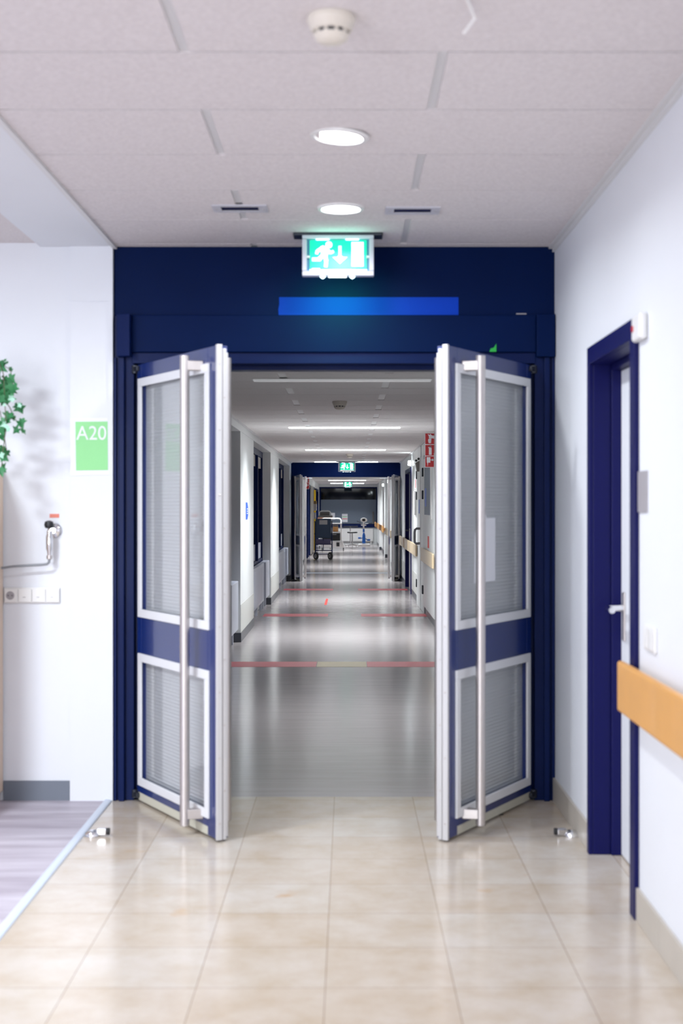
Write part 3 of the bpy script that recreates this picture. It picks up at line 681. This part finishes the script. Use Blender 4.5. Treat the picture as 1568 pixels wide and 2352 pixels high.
# cabinet with ivy
t = thing('tall_cabinet', 'tall beige cabinet against the white wall at the left edge, below the ivy', 'cabinet', (-2.0, 6.6, 0))
MB().box(-2.35, -1.705, 6.45, 7.025, .05, 1.64).build('body', M['beige'], t, bev=.003)
MB().box(-2.33, -1.72, 6.48, 7.02, 0, .05).build('plinth', M['beige'], t)
for a, c in ((-2.345, -2.03), (-2.025, -1.71)):
    dd = MB().box(a, c, 6.432, 6.449, .06, 1.63).build('door', M['beige'], t, bev=.002)
    hx = -2.06 if a < -2.3 else -1.995
    MB().box(hx-.006, hx+.006, 6.41, 6.4315, .95, 1.1).build('handle', M['steel'], dd)
iv = thing('potted_ivy', 'trailing green ivy hanging in at the left edge above the tap', 'plant', (-1.93, 6.68, 1.64))
MB().lathe([(.075, 1.6405), (.095, 1.75), (.10, 1.77), (.10, 1.785), (.088, 1.7849), (.086, 1.77), (.002, 1.768)], (-1.93, 6.68, 0), 'Z', 28).build('pot', M['pot'], iv, smooth=True)
stems = MB(); green = MB(); pale = MB()
def ivy_leaf(mb, c, s, rot, tilt, yaw):
    out = [(0, -.12), (.22, -.42), (.50, -.30), (.46, -.02), (.86, .16), (.50, .36), (.36, .42), (0, 1.0), (-.36, .42), (-.50, .36), (-.86, .16), (-.46, -.02), (-.50, -.30), (-.22, -.42)]
    R = Matrix.Rotation(yaw, 3, 'Z') @ Matrix.Rotation(tilt, 3, 'X') @ Matrix.Rotation(rot, 3, 'Y')
    vs = [Vector(c)] + [Vector(c) + R @ Vector((x*s*.62, -abs(x)*s*.22 + .10*s*z_*z_, z_*s*.62)) for x, z_ in out]
    n = len(out); fs = [(0, i+1, (i+1) % n + 1) for i in range(n)]
    mb.add(vs, fs)
def W(px, py, d): return Vector(((px-800)*d/3267, d, EYE - (py-1165)*d/3267))
D = 6.66
paths = [[(-142, 1010), (-125, 900), (-80, 815), (-30, 805), (-5, 825), (8, 860), (10, 900), (14, 980), (6, 1040), (4, 1075)],
         [(-142, 1010), (-110, 900), (-40, 850), (10, 840), (24, 850), (30, 885), (28, 905)],
         [(-142, 1010), (-100, 920), (-40, 890), (0, 905), (22, 935), (34, 962), (48, 982), (56, 990)],
         [(-142, 1010), (-90, 940), (-30, 925), (0, 945), (8, 990), (14, 1030), (10, 1060)]]
for k, p in enumerate(paths):
    pts = [W(x, y_, D + .02*k - .03) for x, y_ in p]
    stems.tube(pts, .0022, 6)
spec = [(0, 838, 34), (2, 836, 26), (13, 826, 9), (18, 832, 8), (26, 847, 12), (10, 872, 28), (22, 868, 24), (30, 886, 30), (14, 892, 26), (2, 884, 30), (6, 905, 32), (20, 910, 28), (28, 893, 22),
        (12, 918, 24), (0, 912, 28), (44, 934, 26), (40, 930, 22), (20, 952, 24), (30, 955, 20), (16, 966, 22), (4, 968, 24), (46, 970, 22), (50, 965, 18), (40, 986, 20), (54, 988, 17), (0, 985, 24),
        (2, 1000, 22), (10, 985, 18), (8, 1030, 26), (14, 1036, 22), (2, 1046, 20), (10, 1050, 22), (4, 1075, 26), (0, 1080, 24), (-12, 860, 34), (-16, 890, 36), (-14, 920, 34), (-14, 960, 34), (-16, 1010, 30), (-10, 1040, 28),
        (-30, 850, 34), (-30, 905, 30), (-24, 940, 30), (-24, 990, 26), (-50, 870, 36), (-60, 830, 34), (-48, 872, 30), (-80, 860, 36), (-90, 900, 36), (-100, 935, 36), (-110, 870, 34), (-120, 960, 36), (-140, 980, 36), (-70, 960, 36), (-50, 990, 34), (-160, 950, 34), (-45, 810, 30)]
for i, (x, y_, s) in enumerate(spec):
    ivy_leaf(green, W(x, y_, D + random.uniform(-.05, .05)), s*1.22*D/3267, PI + random.uniform(-1.1, 1.1), random.uniform(-.5, .6), random.uniform(-.7, .7))
for x, y_, s in ((28, 914, 20), (11, 974, 20), (20, 984, 18), (2, 1044, 18), (10, 928, 12), (46, 930, 14)):
    ivy_leaf(pale, W(x, y_, D-.06), s*D/3267, PI + random.uniform(-1.2, 1.2), random.uniform(-.3, .9), random.uniform(-.9, .9))
stems.build('stems', M['stem'], iv); green.build('leaves', M['leaf'], iv); pl = pale.build('pale_leaves', M['leaf_pale'], iv); pl['label'] = 'pale variegated ivy leaves'
# right wall pieces
t = thing('call_lamp', 'small white call lamp with red button beside the indigo frame top', 'lamp', (XR, 4.92, 2.07))
MB().box(XR-.03, XR, 4.845, 4.985, 2.025, 2.118).build('cover', M['white_pl'], t, bev=.012)
MB().lathe([(.010, XR-.034), (.012, XR-.0305)], (0, 4.955, 2.07), 'X', 16).build('red_button', M['red'], t)
tag(MB().box(XR-.006, XR, 4.845, 4.995, 1.432, 1.575).build('grey_plate', M['sign_grey'], bev=.001), 'grey door sign plate on the right wall beside the indigo frame', 'sign')
t = thing('light_switch', 'white double light switch on the right wall above the handrail', 'switch', (XR, 4.79, 1.005))
MB().box(XR-.010, XR, 4.70, 4.87, .965, 1.05).build('backplate', M['white_pl'], t, bev=.004)
for a in (4.71, 4.795): MB().box(XR-.014, XR-.0105, a, a+.066, .974, 1.041).build('rocker', M['white_pl'], t, bev=.002)

def handrail(x, wallx, a, c, label, m, group='beech handrails along the corridor wall', z0=.72, z1=.90):
    t = thing('handrail', label, 'handrail', (wallx, (a+c)/2, .8), group=group)
    MB().box(x, x+.028, a, c, z0, z1).build('rail_board', m, t, bev=.009)
    n = 2 if c-a < 3 else 3
    for i in range(n):
        yy = a + .12 + (c-a-.24)*i/(n-1)
        MB().box(x+.0285, wallx-.0005, yy-.03, yy+.03, .77, .85).build('bracket', m, t)
handrail(.962, XR, .6, 5.10, 'orange beech handrail board on the right wall by the switch', M['wood'], group=None)
handrail(.985, XC, 16.8, 19.5, 'pale handrail below the red fire signs', M['wood_pale'])
handrail(.985, XC, 21.0, 23.4, 'pale handrail below the grey pull handle', M['wood_pale'])
handrail(.985, XC, 23.7, 25.2, 'short handrail across the blue side door', M['wood_pale'])
handrail(.985, XC, 25.6, 27.6, 'handrail next to the second doors', M['wood_pale'])
handrail(.985, 1.12, 33.5, 38.5, 'handrail first beyond the second doors', M['wood_pale'])
handrail(.985, 1.05, 40.9, 43.9, 'handrail halfway between second doors and end window', M['wood'])
handrail(.985, 1.12, 45.0, 48.2, 'handrail second nearest the end window', M['wood'])
handrail(.985, 1.12, 49.6, 53.5, 'handrail nearest the end window', M['wood'])

# door stops
def stop(x, yy, sg, label):
    t = thing('door_stop', label, 'door stop', (x, yy, 0), group='floor door stops')
    MB().lathe([(.034, 0), (.034, .006), (.030, .016), (.020, .024), (.002, .028)], (x, yy, .0005), 'Z', 28).build('dome', M['chrome'], t, smooth=True)
    MB().box(x - sg*.02, x - sg*.062, yy-.014, yy+.014, .006, .034).build('stem', M['chrome'], t, bev=.004)
    MB().lathe([(.015, 0), (.015, .014)], (x - sg*.062 - (.014 if sg > 0 else 0), yy, .021), 'X', 18).build('rubber_buffer', M['rubber'], t, smooth=True)
stop(-1.128, 6.27, -1, 'chrome door stop with black buffer beside the pale floor strip')
stop(.982, 6.27, 1, 'chrome door stop with black buffer beside the stone skirting')
for p in ([(.64, 6.72, .001), (.73, 6.70, .001)], [(.74, 6.95, .001), (.83, 6.93, .001)]):
    tag(MB().box(p[0][0], p[1][0], p[1][1], p[0][1]-.005, .0002, .003).build('floor_scuff', M['rubber']), 'black rubber scuff under the open door on the right, ' + ('nearer the handle bar' if p[0][1] < 6.8 else 'nearer the hinge'), 'scuff mark')

# ================================================================== THINGS IN THE CORRIDOR
def line(x0, x1, y0, y1, m, label, poly=None):
    mb = MB(); mb.poly(poly or [(x0, y0), (x1, y0), (x1, y1), (x0, y1)], .0002, .0012, 'XY')
    tag(mb.build('floor_marking', m), label, 'floor marking', 'coloured lines across the corridor floor')
line(-1.15, -.295, 12.91, 13.34, M['tape_red'], 'red floor line left of the yellow piece, nearest the first doors')
line(-.29, .165, 12.91, 13.34, M['tape_yellow'], 'yellow piece of the nearest floor line')
line(.17, 1.04, 12.91, 13.34, M['tape_red'], 'red floor line right of the yellow piece, nearest the first doors')
line(-1.14, -.275, 18.87, 19.35, M['tape_red'], 'middle red floor line on the radiator side')
line(.17, 1.04, 18.87, 19.35, M['tape_red'], 'middle red floor line on the handrail side')
line(-1.14, -.27, 24.8, 25.3, M['tape_red'], 'farthest red floor line on the radiator side')
line(.17, 1.04, 24.8, 25.3, M['tape_red'], 'farthest red floor line on the handrail side')
line(0, 0, 0, 0, M['red_bright'], 'short bright red dash between middle and farthest lines', [(-.36, 21.1), (-.325, 21.1), (-.32, 22.5), (-.355, 22.5)])

def fire_sign(x0, x1, yy, z0, z1, label, n=3):
    t = thing('fire_sign', label, 'sign', ((x0+x1)/2, yy, z0))
    MB().box(x0, x1, yy, yy+.012, z0, z1).build('white_board', M['paper'], t)
    h = (z1-z0)/n; wd = x1-x0; cx = (x0+x1)/2
    for i in range(n):
        a = z1-(i+1)*h; k = h
        rp = MB().box(x0+.006, x1-.006, yy-.003, yy-.0005, a+.006, a+h-.004).build('red_panel', M['red'], t)
        p = MB(); b0, b1 = yy-.0055, yy-.0035
        def Q(u, v): return (x0 + u*wd, a + v*k)
        if i == 0 and n == 3:
            p.poly([Q(.38, .12), Q(.62, .12), Q(.66, .55), Q(.40, .52), Q(.33, .45), Q(.33, .32)], b0, b1)
            p.poly([Q(.40, .55), Q(.70, .55), Q(.96, .52), Q(.96, .78), Q(.70, .80), Q(.55, .95), Q(.50, .85), Q(.28, .92), Q(.40, .72)], b0, b1)
        elif i == n-2:
            p.poly([Q(.40, .10), Q(.68, .10), Q(.68, .68), Q(.62, .76), Q(.46, .76), Q(.40, .68)], b0, b1)
            p.stroke(Q(.54, .74), Q(.54, .88), .018, b0, b1); p.stroke(Q(.36, .72), Q(.62, .88), .012, b0, b1)
        else:
            p.poly([Q(.20, .42), Q(.55, .42), Q(.55, .90), Q(.18, .90)], b0, b1); p.poly([Q(.24, .42), Q(.34, .42), Q(.29, .08)], b0, b1)
            p.stroke(Q(.55, .66), Q(.74, .66), .010, b0, b1); c = Q(.76, .66); p.disc(c[0], c[1], .013, b0, b1)
        p.build('pictogram', M['paper'], rp)
    return t
t = fire_sign(.912, 1.032, 17.0, 1.925, 2.335, 'red three panel fire equipment sign standing out from the corridor wall')
MB().box(1.032, 1.0495, 17.002, 17.010, 2.0, 2.3).build('bracket', M['alu'], t)
t = fire_sign(-1.155, -1.035, 37.6, 1.93, 2.25, 'distant red fire sign beyond the second doors, left of the wheelchair', 2)
# grey device on the right wall
t = thing('wall_device', 'grey tapered wall device with two black knobs above the fire door', 'device', (XC, 20.5, 2.0))
dv = MB().add([(.962, 20.42, 2.09), (1.046, 20.42, 2.13), (1.046, 20.62, 2.13), (.962, 20.62, 2.09), (.985, 20.45, 1.965), (1.035, 20.45, 1.965), (1.035, 20.6, 1.965), (.985, 20.6, 1.965)],
     [(0, 1, 2, 3), (4, 7, 6, 5), (0, 4, 5, 1), (1, 5, 6, 2), (2, 6, 7, 3), (3, 7, 4, 0)])
dv.build('body', mat('grey_cloth', (.26, .24, .23), .6), t, bev=.008)
for xx, zz in ((.972, 2.12), (1.006, 2.145)): MB().lathe([(.016, 20.40), (.018, 20.45), (.012, 20.55)], (xx, 0, zz), 'Y', 16).build('knob', M['black'], t, smooth=True)
MB().tube([(1.043, 20.52, 2.12), (1.045, 20.52, 2.25), (1.045, 20.5, ZH-.001)], .004, 6).build('cable', M['hose'], t)
# pieces on the white wall between fire door and blue door
t = thing('wall_notice', 'narrow notice with red heading beside the blue side door', 'notice', (XC, 22.2, 1.9))
MB().box(XC-.006, XC, 22.0, 22.5, 1.73, 1.90).build('sheet', M['paper'], t); MB().box(XC-.008, XC-.0065, 22.03, 22.2, 1.75, 1.88).build('red_heading', M['red'], t)
t = thing('leaflet_holder', 'tall white leaflet holder below the red headed notice', 'holder', (XC, 22.1, 1.5))
MB().box(XC-.03, XC, 21.9, 22.35, 1.33, 1.70).build('body', M['white_pl'], t, bev=.004); MB().box(XC-.034, XC-.0305, 21.88, 21.93, 1.33, 1.70).build('dark_edge', M['sign_grey'], t)
tag(MB().box(XC-.0325, XC-.0305, 18.0, 18.3, .93, 1.08).build('red_sticker', M['red_bright']), 'square red sticker on the fire door above the nearest pale handrail', 'sticker')
def call(yy, x, z, label):
    t = thing('wall_lamp', label, 'lamp', (x, yy, z), group='glowing call lamps on the corridor wall')
    MB().box(x-.018, x, yy-.06, yy+.06, z-.05, z+.05).build('base', M['white_pl'], t)
    MB().box(x-.065, x-.0185, yy-.05, yy+.05, z-.04, z+.04).build('lens', M['emit_lamp'], t, bev=.01)
call(23.55, XC, 2.18, 'glowing white call lamp above the blue side door')
call(38.4, 1.12, 2.145, 'glowing call lamp first beyond the second doors')
call(44.4, 1.12, 2.14, 'glowing call lamp nearest the end window')
t = thing('wall_sticker', 'round blue sticker with white marks on the first visible window pier', 'sticker', (-1.16, 16.2, 1.405))
MB().poly([(16.05, 1.31), (16.30, 1.31), (16.42, 1.36), (16.42, 1.45), (16.30, 1.505), (16.05, 1.505)], -1.1598, -1.157, 'YZ').build('blue_print', M['blue_sticker'], t)
m = MB()
for zz in (1.38, 1.405, 1.43): m.box(-1.1569, -1.156, 16.2, 16.34, zz-.006, zz+.006)
m.build('white_marks', M['paper'], t)

# ------------------------------------------------------------------ wheelchair
wc = thing('wheelchair', 'navy wheelchair seen from behind, parked by the wall past the second doors', 'wheelchair', (-.69, 39.3, 0))
XA, XB = -.905, -.475; Y0 = 39.1
MB().box(XA, XB, Y0-.01, Y0+.035, .60, 1.135).build('backrest', M['chair_blue'], wc, bev=.02)
MB().box(-.80, -.58, Y0-.016, Y0-.0105, .975, 1.095).build('back_label', M['sign_grey'], wc)
MB().box(XA+.02, XB-.02, Y0+.04, Y0+.46, .49, .55).build('seat', M['chair_blue'], wc, bev=.015)
MB().box(XA+.01, XB-.01, Y0-.005, Y0+.01, .435, .575).build('back_sling', M['purple'], wc)
fr = MB()
for x in (XA-.01, XB+.02):
    fr.tube([(x, Y0-.05, 1.05), (x, Y0, 1.06), (x, Y0+.01, .95), (x, Y0+.02, .45), (x, Y0+.06, .13)], .014, 10)
    fr.tube([(x, Y0+.02, .47), (x, Y0+.46, .47), (x, Y0+.52, .40), (x, Y0+.60, .16)], .013, 10)
    fr.tube([(x, Y0+.02, .24), (x, Y0+.48, .24)], .012, 10); fr.tube([(x, Y0+.46, .47), (x, Y0+.46, .13)], .012, 10)
fr.tube([(XA-.01, Y0+.02, .43), (XB+.02, Y0+.02, .43)], .012, 8).tube([(XA-.01, Y0+.05, .26), (XB+.02, Y0+.05, .26)], .014, 8)
fr.tube([(-.69, Y0, .58), (-.69, Y0+.02, .26)], .01, 8)
fr.build('frame', M['navy'], wc, smooth=True)
for x in (XA-.01, XB+.02):
    MB().tube([(x, Y0-.12, 1.05), (x, Y0-.05, 1.05)], .02, 10).build('push_handle', M['black'], wc)
    MB().box(x-.025, x+.025, Y0+.06, Y0+.42, .70, .735).build('armrest', M['black'], wc, bev=.01)
    MB().tube([(x, Y0+.1, .70), (x, Y0+.1, .47)], .011, 8).tube([(x, Y0+.4, .70), (x, Y0+.4, .47)], .011, 8).build('armrest_support', M['navy'], wc)
for x in (-.895, -.50):
    wz = .108
    wh = MB().lathe([(.070, -.022), (.098, -.026), (.108, -.012), (.108, .012), (.098, .026), (.070, .022)], (x, Y0+.06, wz), 'X', 28).turn(x, Y0+.06, .6).build('rear_wheel', M['rubber'], wc, smooth=True)
    MB().lathe([(.068, -.018), (.03, -.027), (.03, .027), (.068, .018)], (x, Y0+.06, wz), 'X', 20).turn(x, Y0+.06, .6).build('hub', M['sign_grey'], wh)
    MB().lathe([(.085, -.015), (.085, .015)], (x+(.04 if x > -.6 else 0), Y0+.47, .0855), 'X', 22).build('front_wheel', M['rubber'], wc, smooth=True)
MB().box(-.85, -.55, Y0+.55, Y0+.72, .13, .155).build('footplate', M['purple'], wc, bev=.006)

# ------------------------------------------------------------------ trolleys
def castors(x0, x1, y0, y1, par, r=.045):
    for x in (x0, x1):
        for yy in (y0, y1):
            MB().lathe([(r, -.014), (r, .014)], (x, yy, r+.0005), 'X', 16).build('castor', M['rubber'], par)
tr = thing('trolley', 'white care trolley with black drawer and orange box behind the wheelchair', 'trolley', (-.6, 47.7, 0))
MB().box(-.93, -.22, 47.45, 47.95, .10, .30).add([(-.22, 47.45, .10), (-.13, 47.45, .10), (-.22, 47.45, .38), (-.22, 47.95, .10), (-.13, 47.95, .10), (-.22, 47.95, .38)], [(0, 1, 2), (3, 5, 4), (0, 3, 4, 1), (1, 4, 5, 2)]).build('base', M['white_pl'], tr)
for x in (-.90, -.25): MB().box(x-.025, x+.025, 47.5, 47.9, .30, .92).build('side_post', M['white_pl'], tr)
for z in (.60, .885): MB().box(-.90, -.25, 47.47, 47.93, z, z+.03).build('shelf', M['white_pl'], tr)
MB().box(-.87, -.28, 47.455, 47.9, .33, .585).build('drawer', M['black'], tr, bev=.01)
MB().box(-.55, -.40, 47.44, 47.4545, .53, .55).build('drawer_handle', M['sign_grey'], tr.children[-1])
MB().tube([(-.90, 47.6, .92), (-.90, 47.6, 1.02), (-.86, 47.6, 1.065), (-.80, 47.6, 1.075), (-.35, 47.6, 1.075), (-.29, 47.6, 1.065), (-.25, 47.6, 1.02), (-.25, 47.6, .92)], .02, 10).build('push_bar', M['white_pl'], tr, smooth=True)
MB().box(-.4, -.3, 47.44, 47.4495, .14, .27).build('dark_opening', M['black'], tr)
castors(-.88, -.17, 47.5, 47.9, tr)
tag(MB().box(-.52, -.35, 47.5, 47.7, .6305, .80).build('orange_box', M['orange'], bev=.008), 'orange box on the middle shelf of the white care trolley', 'box')
tag(MB().box(-.53, -.34, 47.75, 47.9, .6305, .87).build('white_box', M['white_pl'], bev=.008), 'white box behind the orange box on the care trolley', 'box')
t2 = thing('trolley', 'tall white trolley with arched bar and salmon tray top, behind the wheelchair', 'trolley', (-.83, 50.2, 0))
MB().box(-1.06, -.60, 49.95, 50.45, .10, .26).build('base', M['white_pl'], t2)
for x in (-1.03, -.63): MB().box(x-.02, x+.02, 50.0, 50.4, .26, 1.02).build('side_post', M['white_pl'], t2)
MB().box(-1.08, -.55, 49.9, 50.45, 1.02, 1.09).build('salmon_tray', M['salmon'], t2, bev=.01)
MB().box(-1.07, -.56, 49.92, 50.43, 1.0905, 1.16).build('dark_top', M['grey_dev'], t2, bev=.01)
MB().box(-1.0, -.66, 50.2, 50.25, 1.1605, 1.28).build('dark_pad', M['grey_dev'], t2, bev=.01)
MB().tube([(-1.03, 50.42, 1.02), (-1.03, 50.47, 1.25), (-.99, 50.47, 1.30), (-.94, 50.47, 1.315), (-.72, 50.47, 1.315), (-.67, 50.47, 1.30), (-.63, 50.47, 1.25), (-.63, 50.42, 1.02)], .022, 10).build('arched_bar', M['white_pl'], t2, smooth=True)
castors(-1.02, -.64, 50.0, 50.4, t2)
# overbed table, stool
ob = thing('overbed_table', 'dark topped overbed table on a slim post before the end radiator', 'table', (.08, 53.9, 0))
MB().box(-.20, .36, 53.7, 54.1, .705, .735).build('tabletop', M['black'], ob, bev=.006)
MB().tube([(.07, 53.9, .04), (.07, 53.9, .705)], .02, 10).build('post', M['steel'], ob)
MB().box(-.12, .34, 53.72, 53.76, .03, .06).box(-.12, .34, 54.04, 54.08, .03, .06).box(.05, .09, 53.76, 54.04, .03, .06).build('foot_frame', M['white_pl'], ob)
castors(-.1, .3, 53.74, 54.06, ob, .015)
so = thing('stool', 'round black swivel stool with white five-star base', 'stool', (.14, 52.0, 0))
MB().lathe([(.17, .50), (.19, .515), (.19, .545), (.17, .555), (.002, .558)], (.14, 52.0, 0), 'Z', 28).build('seat', M['black'], so, smooth=True)
MB().tube([(.14, 52, .07), (.14, 52, .30), (.14, 52, .50)], [.028, .026, .018], 12).build('column', M['white_pl'], so)
for i in range(5):
    a = 2*PI*i/5 + .3
    lg = MB().tube([(.14, 52, .10), (.14+.24*math.cos(a), 52+.24*math.sin(a), .06)], [.024, .016], 8).build('leg', M['white_pl'], so)
    MB().lathe([(.022, -.012), (.022, .012)], (.14+.24*math.cos(a), 52+.24*math.sin(a), .0225), 'X', 12).build('castor', M['white_pl'], lg)
# exercise bike
bk = thing('exercise_bike', 'blue and white exercise bike with oval console before the end window', 'exercise bike', (.56, 53.0, 0))
MB().box(.37, .80, 52.85, 52.99, .0, .075).box(.37, .80, 53.35, 53.47, .0, .075).box(.5, .66, 52.99, 53.35, .02, .09).build('base', M['white_pl'], bk, bev=.012)
MB().poly([(.51, .10), (.64, .10), (.63, .40), (.60, .50), (.55, .50), (.52, .40)], 52.95, 53.25).build('body', M['bike_blue'], bk, bev=.03)
MB().tube([(.57, 53.1, .49), (.565, 53.08, .62), (.56, 53.05, .78)], [.04, .032, .03], 12).build('neck', M['white_pl'], bk, smooth=True)
MB().tube([(.57, 53.0, .52), (.566, 53.0, .64)], .036, 12).build('neck_sleeve', M['bike_blue'], bk)
MB().box(.47, .66, 53.0, 53.1, .76, .80).build('console_arm', M['white_pl'], bk, bev=.01)
cs = MB().disc(.57, .97, .125, 52.98, 53.03, 'XZ', 32, .085).build('console', M['white_pl'], bk, bev=.01)
MB().tube([(.56, 53.03, .80), (.565, 53.04, .92)], .025, 10).build('console_neck', M['white_pl'], bk)
MB().box(.515, .625, 52.974, 52.979, .925, 1.02).build('screen', M['black'], cs)
MB().tube([(.32, 52.9, .93), (.42, 53.0, .90), (.45, 53.06, .83), (.70, 53.06, .83), (.78, 53.0, .85), (.86, 52.9, .86)], .014, 8).build('handlebar', M['black'], bk, smooth=True)
for a, z in ((.36, .27), (.70, .20)):
    MB().box(a, a+.11, 52.98, 53.16, z, z+.06).build('pedal', M['bike_blue'], bk, bev=.012)
MB().tube([(.46, 53.07, .29), (.52, 53.07, .30)], .014, 8).tube([(.63, 53.07, .28), (.69, 53.07, .24), (.71, 53.07, .22)], .014, 8).build('crank', M['dark_metal'], bk)
